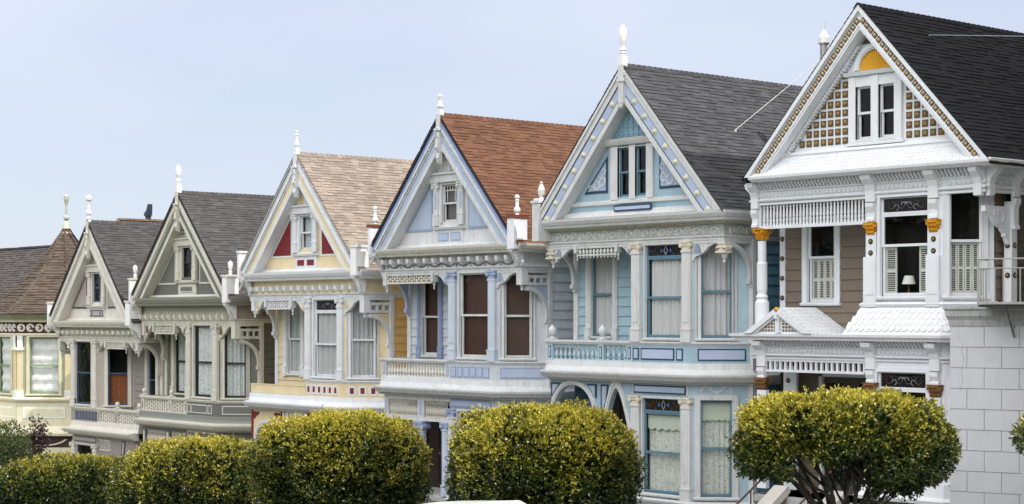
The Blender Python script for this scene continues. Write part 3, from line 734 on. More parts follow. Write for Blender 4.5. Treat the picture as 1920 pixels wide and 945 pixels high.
    window(H, Fch, .21, .97, 6.47, 8.80, T, SA, c.get('cur2', cu), c.get('curm2', cm), casing=.12)
    if bayin: window(H, Fin, .30, 1.08, 6.47, 8.84, T, SA, c['cur3'], c['curm3'], casing=.14)
    wr = window(H, Frec, rw[0], rw[1], rw[2], rw[3], T, SA, c.get('curr', cu), c.get('curmr', cm), casing=.04)
    for u in (rw[0]-.21, rw[1]+.03): pilaster(H, Frec, u, u+.17, rw[2]-.1, rw[3]+.06, c.get('PILR', T), None, cap='plain' if False else 'ionic', o1=.07, capm=c.get('PILR', T))
    # ---- balcony band
    BP = [(XL, 1.0), (XL, 0), (5.7, 0), (XR, 1.05), (XR, 2.2)]
    BB = [(3.6, 0), (5.7, 0), (XR, 1.05), (XR, 2.2)]
    q = MB(); q.path(BP if st != 'yellow' else BB, [(-.12, 6.27), (.04, 6.27), (.07, 6.31), (.09, 6.33), (.09, 6.37), (-.12, 6.38)]); 
    if st == 'yellow': q.path([(XL, 1.0), (XL, 0), (3.58, 0)], [(-.1, 6.27), (.0, 6.27), (.0, 6.3), (-.1, 6.3)]) if False else None
    H.add(q, 'balcony_rail', [T])
    q = MB(); q.path(BB, [(-.05, 5.80), (.035, 5.80), (.035, 6.28), (-.05, 6.28)]); H.add(q, 'bay_apron', [c.get('AP', B)])
    q = MB(); q.path([(.28, 0), (5.7, 0), (XR, 1.05), (XR, 2.2)], [(-.2, 5.56), (.12, 5.56), (.07, 5.68), (.06, 5.83), (-.2, 5.84)], 0); H.add(q, 'balcony_base', [c.get('BASE', T)])
    q = MB(); q.path([(.38, 0), (5.7, 0), (XR, 1.05), (XR, 2.2)], [(0, 5.30), (.10, 5.30), (.13, 5.36), (.30, 5.38), (.34, 5.43), (.40, 5.50), (.41, 5.55), (.10, 5.60), (0, 5.60)], 0)
    bc = H.add(q, 'belt_cornice', [c.get('BELT', T)])
    if st != 'blue':
        q = MB()
        for F, a, b in ((Ff, .35, 5.75), (Fch, 0.05, 1.5)):
            x = a; q = MB()
            while x < b: q.box(x, x+.035, .11, .2, 5.315, 5.36, F=F); x += .075
            H.add(q, 'dentil_course', [T], bc)
    q = MB(); q.add([(XL, 0, 5.86), (3.6, 0, 5.86), (3.6, -1, 5.86), (XL, -1, 5.86)], [(0, 1, 2, 3)]); H.add(q, 'balcony_floor', [mat('porch_floor', (95, 92, 88), .8)])
    # balustrade
    if st in ('blue', 'red', 'gray', 'beige'):
        q = MB(Ff); posts = {'blue': (.30, 2.30, 3.38), 'red': (.30, 3.40), 'gray': (.30, 2.3, 3.42), 'beige': (.30, 2.0, 3.42)}[st]
        for x in posts: q.box(x, x+.20, -.12, .03, 5.83, 6.28, 0); q.box(x+.05, x+.15, .03, .038, 5.9, 6.22, 1); q.box(x+.07, x+.13, .038, .042, 5.93, 6.19, 2)
        q.box(.5, 3.42, -.1, .0, 5.83, 5.87, 0)
        bal = H.add(q, 'balustrade', [c.get('BAL', T), A2, A])
        for a, b in zip(posts, posts[1:]):
            a += .22; b -= .02
            if st == 'blue':
                n = int((b-a)/.175); spindles(H, bal, Ff, a, b, -.04, 5.87, 6.2, n, c['BAL'], .05)
                m = MB(Ff)
                for i in range(n): m.band(a+(b-a)*(i+.5)/n, 6.17, .055, .085, 0, 180, -.07, -.01, 7)
                m.box(a, b, -.08, 0, 6.24, 6.28); H.add(m, 'arcade', [c['BAL']], bal)
            elif st == 'red': spindles(H, bal, Ff, a, b, -.04, 5.87, 6.27, 20, mat('baluster_cream', (200, 196, 188), .6, peel=.06), .058)
            else:
                n = int((b-a)/.15); m = MB(Ff); 
                for i in range(n):
                    x0 = a+(b-a)*i/n; x1 = x0+(b-a)/n*.46
                    m.box(x0, x1, -.06, -.02, 5.87, 6.27)
                    for k in range(3): z = 5.93+.14*k+(.07 if i % 2 else 0); m.box(x1, x0+(b-a)/n, -.055, -.025, z, z+.045)
                H.add(m, 'fretwork', [T], bal)
        ur = {'blue': ((.42, 2.40), acorn(6.38, .95)), 'gray': ((.42, 2.40), ballp(6.38, 1.1)), 'beige': ((.42, 2.1), ballp(6.38, 1.1)), 'red': ((), None)}[st]
        for x in ur[0]:
            m = MB(Ff); m.box(x-.12, x+.12, -.16, .08, 6.375, 6.42); m.lathe(x, -.04, [(r*.95, z+.03) for r, z in ur[1]], 10); H.add(m, 'finial', [T])
    else:
        q = MB(Ff); q.box(XL-.02, 3.56, -.1, .02, 5.84, 6.12); q.box(XL-.02, 3.57, -.12, .04, 6.12, 6.14); H.add(q, 'parapet', [B])
    # apron panels under the bay windows
    q = MB(); F = Fr(3.6, 0); o = .036
    def pan(F, a, b, z0=5.9, z1=6.2, t=.035, ma=0, mb_=1):
        q = MB()
        q.box(a, b, .03, .052, z0, z1, ma, F); q.box(a+t, b-t, .05, .056, z0+t, z1-t, mb_, F); H.add(q, 'apron_panel', [c.get('PB', A2), c.get('PF', A)])
    if st == 'blue': pan(F, .03, .24); pan(F, .32, 1.5); pan(F, 1.58, 1.8); pan(Fch, .12, 1.32)
    elif st == 'gray': pan(F, .06, .28); pan(F, .34, 1.4); pan(F, 1.46, 1.7); pan(Fch, .12, 1.38)
    elif st == 'red':
        for i in range(6): pan(F, .06+i*.30, .06+i*.30+.25)
        pan(Fch, .1, 1.38)
    elif st == 'yellow':
        for i in range(6): pan(F, .06+i*.30, .06+i*.30+.24, t=.06)
        for i in range(4): pan(Fch, .12+i*.34, .12+i*.34+.25, t=.06)
    else:
        for i in range(7): pan(F, .04+i*.26, .04+i*.26+.2)
        pan(Fch, .1, 1.38); 
    # ---- ground storey
    low = c['low']
    for u in (-.02, 1.78): pilaster(H, Fr(3.6, 0), u, u+.30, 2.36, 4.98, T, None, o1=.09, capm=CAP)
    window(H, Fr(3.6, 0), .37, 1.72, 2.5, 4.92, T, SA, c.get('curl', 'scallop'), c.get('curml', mat_shade), casing=.05, stain=.35 if c.get('stain') == 'diamond' else 0, stcol=c.get('stain'))
    window(H, Fch, .18, .99, 2.5, 4.92, T, SA, c.get('curl', 'scallop'), c.get('curml', mat_shade), casing=.14)
    if bayin: window(H, Fin, .30, 1.08, 2.9, 5.0, T, SA, None, None, casing=.14)
    q = MB(); q.box(.0, 1.98, .0, .03, 5.02, 5.28, 0, F=Fr(3.6, 0)); q.box(.05, 1.9, .03, .05, 5.04, 5.26, 1, F=Fr(3.6, 0)); q.box(.09, 1.86, .05, .056, 5.08, 5.22, 2, F=Fr(3.6, 0))
    if st in ('blue',):
        F = Fch; q.disc(.6, 5.1, .04, 0, .05, 10, 0, F)
        for sg in (-1, 1):
            q.band(.6+sg*.02, 5.26, .12, .16, 180 if sg < 0 else 270, 270 if sg < 0 else 360, .0, .04, 6, 0, F); q.band(.6+sg*.26, 5.2, .06, .1, 0, 180, 0, .04, 6, 0, F); q.disc(.6+sg*.37, 5.18, .035, 0, .04, 8, 0, F); q.box(.6+sg*.37-.015, .6+sg*.37+.015, 0, .03, 5.03, 5.15, 0, F)
    H.add(q, 'lintel_panel', [T, A2 if st != 'yellow' else A2, A if st != 'yellow' else A2])
    q = MB(); q.path([(3.55, 0), (5.7, 0), (XR, 1.05), (XR, 2.2)], [(0, 2.2), (.14, 2.2), (.2, 2.28), (.22, 2.34), (.05, 2.38), (0, 2.38)]); H.add(q, 'belt_moulding', [T])
    # basement wall under the bay, with dark panels
    q = MB(); q.path([(3.6, 1), (3.6, -.02), (5.7, -.02), (XR, 1.03), (XR, 2.2)], [(-.1, -.6), (.03, -.6), (.03, 2.2), (-.1, 2.2)]); 
    H.add(q, 'basement_wall', [B])
    F = Fr(3.6, -.02)
    for (a, b) in ((.15, .95), (1.1, 1.95)): q = MB(); q.box(a, b, .03, .055, 1.2, 2.1, 0, F); q.box(a+.06, b-.06, .055, .06, 1.26, 2.04, 1, F); H.add(q, 'basement_panel', [A2, A])
    # porch below: floor, steps, back wall with door
    dx0, dx1 = c.get('doorx', (.7, 1.9)); dm = (dx0+dx1)/2
    q = MB(); q.siding(rect(0, 3.3, 2.2, 5.4), [(dx0, dx1, 2.4, 4.95)], F=Fr(XL, 1.5)); q.flat(rect(0, 1.5, 2.0, 5.4), F=Fr(3.6, 1.5, ang=-90)); H.add(q, 'porch_wall', [B])
    q = MB(Fr(XL, 1.5)); q.box(dx0, dx1, -.08, -.03, 2.4, 4.95)
    for (a, b, z0, z1) in ((dx0+.1, dm-.06, 2.6, 3.5), (dm+.06, dx1-.1, 2.6, 3.5), (dx0+.1, dm-.06, 3.65, 4.8), (dm+.06, dx1-.1, 3.65, 4.8)): q.box(a, b, -.03, -.01, z0, z1)
    do = H.add(q, 'front_door', [c.get('DOOR', mat('dark_door_wood', (46, 28, 19), .5, .35, 6, k=.7))])
    q = MB(Fr(XL, 1.5)); q.dome(dm, 3.45, .035, -.03, .05); H.add(q, 'handle', [GOLD], do)
    q = MB(); q.box(XL, 3.6, -1.5, .05, 2.25, 2.4); q.path([(XL, 1.5), (XL, -.05), (3.6, -.05)], [(0, 2.22), (.06, 2.25), (.06, 2.38), (0, 2.4)]); q.box(XL, 3.6, -1.5, -.02, -.6, 2.25)
    x = XL+.1
    while x < 3.5: q.box(x, x+.06, .05, .08, 2.0, 2.22); x += .15
    H.add(q, 'porch_floor', [mat('porch_grey', (165, 165, 165))])
    q = MB(); n = 13
    for i in range(n): z = 2.25-i*.17; q.box(.55, 1.95, .05+i*.27-.0, .05+(i+1)*.27+.03, z-.5, z)
    H.add(q, 'front_steps', [mat('step_concrete', (150, 146, 140), .85, .15)])
    if low == 'arch':
        arcs = c['arcs']; zl0 = 3.4; F = Ff
        q = MB(F); x0, x1 = .42, 3.6
        poly = [(x1, 5.34), (x0, 5.34), (x0, zl0)]
        for (cc, r, zs, pt) in arcs:
            poly.append((cc-r, zl0)); poly.append((cc-r, zs))
            n = 16
            for i in range(1, n):
                a = math.pi*(1-i/n); e = pt
                x = cc+r*math.cos(a); z = zs+r*e*(math.sin(a) if e <= 1.01 else math.sin(a)**.78)
                if e > 1.1: z = zs+r*e*(1-abs(math.cos(a))**1.6)
                poly.append((x, z))
            poly.append((cc+r, zs)); poly.append((cc+r, zl0))
        poly.append((x1, zl0))
        q.prism(poly, -.12, .0, 0); aw_ = H.add(q, 'arcade_wall', [c.get('AW', B)])
        for (cc, r, zs, pt) in arcs:
            m = MB(F); n = 22; inn = []; ou = []
            for i in range(n+1):
                a = math.pi*(1-i/n)
                def pz(rr): return (cc+rr*math.cos(a), zs+(rr*pt*(1-abs(math.cos(a))**1.6) if pt > 1.1 else rr*pt*math.sin(a)))
                inn.append(pz(r)); ou.append(pz(r+.12))
            for i in range(n):
                m.prism([inn[i], ou[i], ou[i+1], inn[i+1]], -.13, .05); 
                mid = lambda A_, B_, t: (A_[0]+(B_[0]-A_[0])*t, A_[1]+(B_[1]-A_[1])*t)
                m.prism([mid(inn[i], ou[i], .35), mid(inn[i], ou[i], .75), mid(inn[i+1], ou[i+1], .75), mid(inn[i+1], ou[i+1], .35)], .05, .075)
            for sg in (-1, 1): a = cc+sg*(r+.06); m.box(a-.06, a+.06, -.13, .05, zl0-1, zs)
            H.add(m, 'arch_moulding', [T], aw_)
            if st in ('blue', 'beige'):
                for sg in (-1, 1):
                    m = MB(F)
                    if pt > 1.1 and sg > 0: continue
                    X = cc+sg*(r+.10); zt = 5.22
                    P = [(X, zt), (X, zs+.45), (cc+sg*(r+.02), zs+.52), (cc+sg*r*.80, zs+.72), (cc+sg*r*.62, zt)]
                    m.prism(P, .0, .02, 0); ct = (cc+sg*r*.92, zt-.15); m.prism([(ct[0]+(x-ct[0])*.62, ct[1]+(z-ct[1])*.7) for x, z in P], .02, .026, 1); H.add(m, 'spandrel_panel', [A2, A], aw_)
            if st == 'yellow':
                m = MB(F)
                for sg in (-1, 1):
                    X = cc+sg*.78; m.prism([(X, 5.2), (X, 4.95), (X-sg*.1, 5.0), (X-sg*.13, 5.07), (X-sg*.25, 5.08), (X-sg*.33, 5.2)], 0, .03)
                H.add(m, 'red_ornament', [A2], aw_)
        if st == 'yellow':
            m = MB(F); hs = []
            for i in range(5):
                for j in range(3): hs.append((2.32+i*.25, 2.50+i*.25, 4.62+j*.23, 4.8+j*.23))
            for p_ in minus(rect(2.25, 3.6, 4.55, 5.3), hs): m.prism(p_, .01, .05)
            H.add(m, 'lattice_panel', [T], aw_)
            m = MB(F); m.box(.33, .42, -.12, .03, 2.4, 5.25); m.box(2.16, 2.22, .01, .07, 4.7, 5.25); H.add(m, 'red_post', [A2])
        if st == 'beige':
            bead_lattice(H, Ff, 2.55, 3.5, 4.78, 5.2, T, rows=5)
    else:
        zt, zb2 = (5.17, 4.68)
        q = MB(Ff)
        q.box(.42, 3.6, -.1, .03, zt, 5.32); q.box(.42, 3.6, -.1, .03, zb2-.12, zb2)
        for (a, b) in ((.42, .62), (2.08, 2.38)): q.box(a, b, -.1, .035, zb2, zt)
        fo = H.add(q, 'porch_frieze', [T if st == 'red' else B])
        for (a, b) in ((.46, .56), (2.16, 2.3)):
            m = MB(Ff); m.box(a, b, .035, .045, zb2+.05, zt-.04); H.add(m, 'post_panel', [A if st == 'red' else T], fo)
        sm_ = mat('spindle_pale', (196, 190, 180), .6)
        for (a, b, n) in ((.64, 2.06, 15), (2.40, 3.45, 11)): spindles(H, fo, Ff, a, b, -.04, zb2, zt, n, sm_, .045, 'vase', 'spindle')
        for x in ((2.02,) if st == 'red' else (.5, 2.1)):
            m = MB(Ff); m.lathe(x+.16, -.05, [(.2, 2.4), (.2, 2.55), (.15, 2.6), (.15, 2.68), (.135, 2.75), (.12, 4.2), (.14, 4.22), (.12, 4.26), (.13, 4.3)], 14)
            po = H.add(m, 'column', [c.get('COLM', T)])
            m = MB(Ff); m.box(x-.04, x+.36, -.22, .12, 4.48, 4.56); m.box(x+.02, x+.30, -.18, .08, 4.3, 4.48)
            for sg in (-.01, .33): m.disc(x+sg, 4.40, .08, -.2, .1, 12)
            H.add(m, 'capital', [CAP], po)
        pilaster(H, Fr(3.3, 0), .02, .26, 2.4, 4.56, c.get('COLM', T), capm=CAP)
    return H
mat_lace = lace('lace_white', (220, 224, 216), .40, 34)
mat_shade = mat('roller_shade_cream', (188, 196, 180), .8, .05, bump=0)
def M(n, rgb, **k): return mat(n, rgb, **k)
WH = M('trim_white_weathered', (196, 197, 198), streak=.30, var=.08, rough=.55)
WR = M('trim_white_peeling', (196, 198, 200), streak=.38, peel=.02, wood=(130, 125, 118), rough=.6)
shg = dict(rough=.92, var=.12, scale=1.2, bump=.6, bscale=160, island=.20, spec=.15, k=.46)
ladies = []
ladies.append(lady(dict(x0=0, dz=0, style='blue', attic=2, low='arch',
    label='pale blue house with periwinkle rake boards and a dark grey shingle roof',
    T=WH, B=M('siding_light_blue', (146, 172, 186), streak=.15), A=M('periwinkle', (162, 174, 198)), A2=M('navy_paint', (38, 58, 82)), SA=M('sash_teal', (84, 118, 136)),
    BB=M('bay_light_blue', (160, 182, 194)), SD=M('side_blue_shaded', (88, 128, 152), streak=.15), CAP=M('capital_cream', (205, 198, 180)), bands=M('bay_light_blue', (160, 182, 194)),  # side siding is the house blue with the narrow gap's shade painted in
    BAL=M('baluster_blue', (164, 184, 194)), GUT=WH, FZ=M('frieze_shadow_grey', (160, 163, 163), streak=.1), RM=M('shingle_grey', (112, 112, 116), **shg), RD=M('roof_deck_grey', (50, 50, 52)),  # frieze ground darkened, painting in the shadow around the scrolls
    fin=([(r*.88, z*.77) for r, z in CLUB], (.17, .26)), FT=M('finial_white', (225, 225, 225)), stain='diamond', cur='fold', curm=M('curtain_white', (192, 192, 194), rough=.8, var=.05, bump=0),
    DN=M('dentil_cream', (190, 180, 150)), arcs=[(1.33, .80, 4.38, 1.0), (2.99, .50, 3.9, 2.5)], low_=0)))
ladies.append(lady(dict(x0=-7.57, dz=-.61, style='red', attic=1, low='screen', zk=[(-50, -.04), (5.5, -.04), (9.6, .04), (13.5, 0), (50, 0)],
    label='weathered white and periwinkle house with terracotta shingle roof and brown upstairs windows',
    T=WR, B=M('siding_pale_grey', (184, 189, 196), streak=.3, peel=-.02), A=M('periwinkle_dull', (162, 174, 196), streak=.15, peel=-.03), A2=M('periwinkle_deep', (134, 148, 178)), SA=WR,
    SD=M('side_grey_siding', (212, 215, 220), streak=.25), CAP=M('capital_periwinkle', (150, 163, 192)), PIL=M('periwinkle_pale', (182, 191, 204)) if True else M('periwinkle_dull', (162, 174, 196)), PILR=M('periwinkle_grey', (128, 140, 172)), COLM=M('column_pale', (178, 186, 205)),
    rake2=M('periwinkle_shade', (132, 150, 192)), GW=WR, peak=WR, trif=M('periwinkle_dull', (162, 174, 196)), trib=M('periwinkle_deep', (118, 136, 180)), GUT=M('gutter_rust', (196, 194, 186), streak=.6, peel=.03, wood=(150, 105, 75)),
    RM=M('shingle_terracotta', (154, 112, 90), **shg), RD=M('roof_deck_brown', (70, 40, 32)), RE=M('black_edge', (30, 30, 34)), FT=M('finial_red_house', (214, 216, 222), peel=.0, wood=(150, 90, 70)), capc=M('rust_cap', (110, 60, 45)),
    fin=([(r, z*.62) for r, z in BULB], (.16, .16)), pin=1, pinp=BULB, doorx=(.25, 1.55), cur='brown', curm=M('brown_shade', (72, 46, 40), rough=.45, var=.25, scale=3, bump=0), FAN=M('fan_periwinkle', (128, 150, 190)), attic_cur='brown', attic_mat=M('grey_shade', (95, 88, 84)), curl=None,
    sillb=M('periwinkle_deep', (118, 136, 180)), sillf=M('periwinkle_dull', (162, 174, 196)), PB=M('periwinkle_deep', (118, 136, 180)))))
YW = M('trim_white_bright', (208, 210, 214), streak=.18)
ladies.append(lady(dict(x0=-15.0, dz=-1.25, style='yellow', attic=1, low='arch', zk=[(-50, -.13), (5.9, -.13), (8.5, -.10), (9.6, .1), (13.5, .03), (50, .03)],
    label='cream yellow house with dark red gable triangles and pinkish tan shingle roof',
    T=YW, B=M('siding_cream_yellow', (212, 195, 158), streak=.12), A=M('cream_yellow_plain', (214, 199, 164)), A2=M('dark_red_paint', (112, 24, 30)), SA=YW,
    SD=M('side_ochre_siding', (230, 180, 112), streak=.2), FZ=M('cream_yellow_plain', (214, 199, 164)), trif=M('dark_red_paint', (112, 24, 30)), sillf=M('dark_red_paint', (112, 24, 30)), sillb=YW, PB=YW, PF=M('dark_red_paint', (112, 24, 30)),
    RM=M('shingle_tan', (206, 190, 176), **shg), RD=M('roof_deck_tan', (110, 90, 80)), RE=M('pale_edge', (160, 160, 160)), fin=([(r*.8, z*.66) for r, z in BULB[:-1]+[(.06, .85), (0, .9)]], (.15, .2)), FT=M('finial_white', (225, 225, 225)),
    stain='scroll', cur='fold', curm=M('curtain_grey', (180, 182, 184), rough=.8, bump=0), FAN=M('fan_white', (200, 200, 196)), attic_cur='brown', attic_mat=M('attic_shade', (170, 178, 186), rough=.8),
    arcs=[(1.25, .62, 4.2, 1.0)], curl='scallop')))
GT = M('trim_warm_white', (200, 197, 185), streak=.2, k=1.12)
ladies.append(lady(dict(x0=-22.5, dz=-2.1, style='gray', attic=1, low='screen', zk=[(-50, -.2), (5.5, -.2), (8.5, -.13), (9.6, .18), (13.5, .04), (50, .04)],
    label='grey green house with warm white trim, orange sunburst brackets and lace curtains',
    T=GT, B=M('siding_grey_green', (116, 118, 113), streak=.12, k=.8), A=M('grey_green_plain', (120, 122, 117), k=.8), A2=M('trim_warm_white2', (200, 196, 182)), SA=M('sash_black', (30, 32, 34)),
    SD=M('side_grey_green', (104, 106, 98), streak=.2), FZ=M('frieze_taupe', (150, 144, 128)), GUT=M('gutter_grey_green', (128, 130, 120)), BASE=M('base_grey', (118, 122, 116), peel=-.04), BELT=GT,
    rake=M('grey_green_plain', (120, 122, 117), k=.8), trif=M('grey_green_plain', (120, 122, 117), k=.8), trib=GT, sillp=1, sillb=GT, sillf=M('grey_green_plain', (120, 122, 117), k=.8), peak=M('dark_peak', (60, 52, 44)), peakgrid=1,
    RM=M('shingle_grey_brown', (118, 115, 114), **shg), RD=M('roof_deck_grey', (50, 50, 52)), fin=([(r*.9, z*.66) for r, z in CLUB], (.17, .3)), FT=M('finial_white', (225, 225, 225)), pin=1, pinp=[(r*.8, z*.6) for r, z in CLUB],
    cur='lace', curm=lace('lace_curtain', (226, 230, 230), .40, 34), FAN=M('orange_paint', (214, 140, 40)), PF=M('grey_green_plain', (120, 122, 117), k=.8), PB=GT, curl=None)))
BT = M('trim_bone', (204, 200, 191), streak=.2, k=1.12)
ladies.append(lady(dict(x0=-29.25, dz=-2.82, style='beige', attic=1, low='arch', mirror=7.2, zk=[(-50, -.08), (5.5, -.08), (9.6, .05), (13.5, .0), (50, 0)],
    label='bone and taupe house with navy window sashes and an orange wooden blind upstairs',
    T=BT, B=M('siding_taupe', (152, 145, 141), streak=.12, k=1.0), A=M('taupe_plain', (160, 150, 146)), A2=M('slate_navy', (52, 62, 80)), SA=M('sash_navy', (48, 72, 104)),
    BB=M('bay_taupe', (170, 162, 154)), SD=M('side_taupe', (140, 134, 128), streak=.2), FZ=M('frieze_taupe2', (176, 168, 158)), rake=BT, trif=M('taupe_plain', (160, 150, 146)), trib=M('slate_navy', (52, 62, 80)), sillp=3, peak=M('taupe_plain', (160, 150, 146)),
    RM=M('shingle_warm_grey', (116, 112, 112), **shg), RD=M('roof_deck_grey', (50, 50, 52)), fin=([(.05, 0), (.1, .05), (.05, .12), (.05, .16), (.1, .22), (.11, .3), (.05, .38), (.04, .6), (.06, .64), (.05, .68), (.11, .76), (.12, .84), (.08, .92), (0, .96)], (.13, .1)), FT=M('finial_white', (225, 225, 225)),
    pin='big', pinp=[(r*.8, z*.6) for r, z in CLUB], cur=None, curm=None, cur3='slat', curm3=M('wood_blind', (146, 80, 38), rough=.6, var=.3, scale=8), GW=BT, FAN=M('fan_taupe', (150, 142, 134)), PB=M('slate_navy', (52, 62, 80)), PF=M('slate_blue', (92, 102, 120)),
    arcs=[(1.05, .55, 4.0, 1.0)], curl=None)))
# ------------------------------------------------------------------ white corner house
def fish(mb, F, u0, u1, Lh, w=.16, ex=.14, m=0, cutf=None, th=.012):
    """rows of round-ended shingles on the plane of F"""
    k = 0; z = Lh-ex
    while z > -.06:
        x = u0-(w/2 if k % 2 else 0); lo, hi = cutf(z) if cutf else (u0, u1)
        while x < u1:
            a, b = max(x, lo), min(x+w-.006, hi)
            if b-a > .04:
                n = 6; q = [(a+(b-a)*.5*(1-math.cos(math.pi*i/n)), z+(b-a)*.5*(1-math.sin(math.pi*i/n))) for i in range(n+1)]
                pts = [(u, th*1.6, v) for u, v in q]+[(b, .002, min(z+ex*1.6, Lh)), (a, .002, min(z+ex*1.6, Lh))]
                nn = len(pts); mb.add(pts+[(u, 0, v) for u, v in q], [list(range(nn))]+[(i, i+1, nn+i+1, nn+i) for i in range(n)], m, F)
            x += w
        z -= ex; k += 1
    return mb
def white_house():
    T = M('white_gloss_paint', (214, 217, 222), streak=.08, var=.05); B = M('siding_brown', (112, 100, 87), streak=.08); BR = M('medallion_brown', (92, 74, 50), rough=.6); BD = M('bronze_knob', (150, 122, 78), rough=.5, metal=.3)
    FS = M('fishscale_white', (216, 219, 224), island=.05, var=.05); SH = M('shutter_cream', (204, 205, 198), rough=.6)
    H = House('corner_house', 7.6, .6, 'white house with brown siding, gold capitals and a gilded fan in its gable', None)
    Ff = Fr(0, 0); XL, XR = .12, 6.62; cx, za, hw, sl_ = 3.61, 13.36, 3.42, 1.085
    ze = za-hw*sl_; D = 14.5
    Frec = Fr(XL, 1.0); Fch = Fr(5.6, 0, ang=45); chl = .75*math.sqrt(2); Fsd = Fr(6.35, .75, ang=90)
    w = MB()
    w.siding(rect(0, 3.45, 5.98, 9.1), [(.85, 1.68, 6.75, 8.9)], F=Frec, m=1)
    w.flat(rect(0, 1.0, 2, 9.2), F=Fr(3.55, 1.0, ang=-90))
    w.flat(rect(0, 2.05, 6.5, 9.2), [(.36, 1.65, 6.86, 9.07)], F=Fr(3.55, 0)); w.flat(rect(0, chl, 6.5, 9.2), [(.10, .80, 6.86, 9.16)], F=Fch)
    w.flat(rect(0, 2.05, 2.2, 5.6), [(.28, 1.60, 2.8, 5.17)], F=Fr(3.55, 0)); w.flat(rect(0, chl, 2.2, 5.6), [(.2, .8, 2.8, 5.0)], F=Fch)
    w.siding(rect(0, .45, 2, 9.4), F=Fsd, m=1); w.siding(rect(0, D-1.2, -.6, 9.6), F=Fr(6.5, 1.2, ang=90), m=2)
    w.siding(rect(-D, -1.0, -.6, 9.5), F=Fr(XL, 0, ang=-90), m=2); w.flat(rect(XL, XR, -.6, 9.7), F=Fr(0, D)); w.flat([(cx-hw, ze), (cx+hw, ze), (cx, za-.1)], F=Fr(0, D))
    H.add(w, 'wall', [T, B, M('siding_brown_shaded', (84, 78, 70), streak=.1)])  # side walls: the brown siding with the neighbour's shade put into its colour
    # gable
    gz0 = 10.28; inner = za-.42
    tri = [(cx-(inner-gz0)/sl_, gz0), (cx+(inner-gz0)/sl_, gz0), (cx, inner)]
    g = MB(); g.flat(tri, [(3.24, 3.68, 10.43, 11.62), (3.88, 4.32, 10.43, 11.62)], F=Ff); g.flat(rect(.8, 6.4, 9.6, 10.3), F=Ff, o=-.01)
    H.add(g, 'gable_wall', [T])
    q = MB(); q.box(3.05, 3.24, 0, .09, 10.30, 11.85); q.box(3.68, 3.88, 0, .09, 10.30, 11.85); q.box(4.32, 4.52, 0, .09, 10.30, 11.85); q.box(3.24, 4.32, 0, .06, 11.64, 11.85)
    q.prof([(0, 11.85), (.14, 11.87), (.18, 11.95), (0, 11.99)], 2.95, 4.62); q.prof([(0, gz0), (.10, gz0-.02), (.13, gz0-.08), (.1, gz0-.11), (0, gz0-.11)], .95, 6.3)
    q.box(3.0, 4.57, 0, .11, gz0, gz0+.07)
    so_ = H.add(q, 'window_surround', [T])
    for a, b in ((3.24, 3.68), (3.88, 4.32)): window(H, Ff, a, b, 10.43, 11.62, T, T, 'edge', None, casing=.02, sill=True, sw=.045)
    q = MB(); q.band(cx+.17, 11.99, .44, .58, 0, 180, 0, .10, 18); q.band(cx+.17, 11.99, .47, .52, 0, 180, .10, .12, 18); H.add(q, 'arch_moulding', [T])
    q = MB(); q.prism([(cx+.17+.44*math.cos(R(a)), 11.99+.44*math.sin(R(a))) for a in range(0, 181, 10)], 0, .02)
    for i in range(19):
        a = R(5+170*i/18); d = R(3.1); q.prism([(cx+.17, 11.99), (cx+.17+.43*math.cos(a-d), 11.99+.43*math.sin(a-d)), (cx+.17+.43*math.cos(a+d), 11.99+.43*math.sin(a+d))], .02, .04)
    H.add(q, 'gilded_fan', [M('gold_fan', (226, 168, 40), rough=.45, var=.12, scale=10, metal=.15)])
    # lattice of knobs either side of the window
    for sg in (-1, 1):
        lim = lambda z: (za-.50-z)/sl_
        m = MB(Ff); xs0 = .63 if sg < 0 else .98; p = .212
        x0 = cx+sg*xs0+(0.0)
        for j in range(8):
            z = 10.36+j*p; i = 0
            while xs0+i*p+.15 < lim(z+.156)+.08:
                x = cx+sg*(xs0+i*p+.085) if sg > 0 else cx-(xs0+i*p+.085)
                m.box(x-.078, x+.078, .0, .012, z, z+.156, 0); m.dome(x, z+.078, .05, .012, .035, 1, n=8); i += 1
        H.add(m, 'knob_lattice', [BR, BD])
    m = MB(Ff); m.prism([(cx-.24, 12.58), (cx+.3, 12.58), (cx+.03, 12.86)], 0, .012, 0); m.dome(cx+.03, 12.66, .05, .012, .03, 1); H.add(m, 'knob_lattice', [BR, BD])
    # bargeboards with the row of gilt squares
    for sg in (-1, 1):
        b = MB(); st = lambda d0, d1, o0, o1, m, zf=9.72: strips(b, cx, za, sl_, d0, d1, o0, o1, zf, m, sg)
        st(-.035, .06, .28, .46, 0); st(.06, .25, .26, .38, 0); st(.25, .29, .26, .42, 0); st(.29, .34, .0, .40, 0)
        th = math.atan(sl_); a0 = za-.42/math.cos(th)
        for i, (x, z, t_) in enumerate(along(cx, za, sl_, .37, sg, 36, .4, 3.4)):
            b.box(x-.03, x+.03, .02, .14, z-.07, z+.02, 0)
        bo = H.add(b, 'bargeboard', [T, M('black_edge', (30, 30, 34))])
        m = MB(Ff); cs, sn = math.cos(th), math.sin(th)
        for x, z, t_ in along(cx, za, sl_, .155, sg, 29, .13, 4.62):
            e = .066; dx, dz = sg*cs, -sn; nx, nz = -sn*sg, -cs
            m.prism([(x+dx*e*a+nx*e*b_, z+dz*e*a+nz*e*b_) for a, b_ in ((-1, -1), (1, -1), (1, 1), (-1, 1))], .38, .388, 0)
            m.dome(x, z, .042, .388, .03, 1, n=8)
        H.add(m, 'gilt_squares', [BR, M('gilt_knob_pale', (190, 164, 122), rough=.5, metal=.2)], bo)
    # skirt of fish-scale shingles under the gable wall
    fs = Fr(0, -.42, 9.74, axes=(Vector((1, 0, 0)), Vector((0, -.8, .6)), Vector((0, .62, .78)).normalized()))
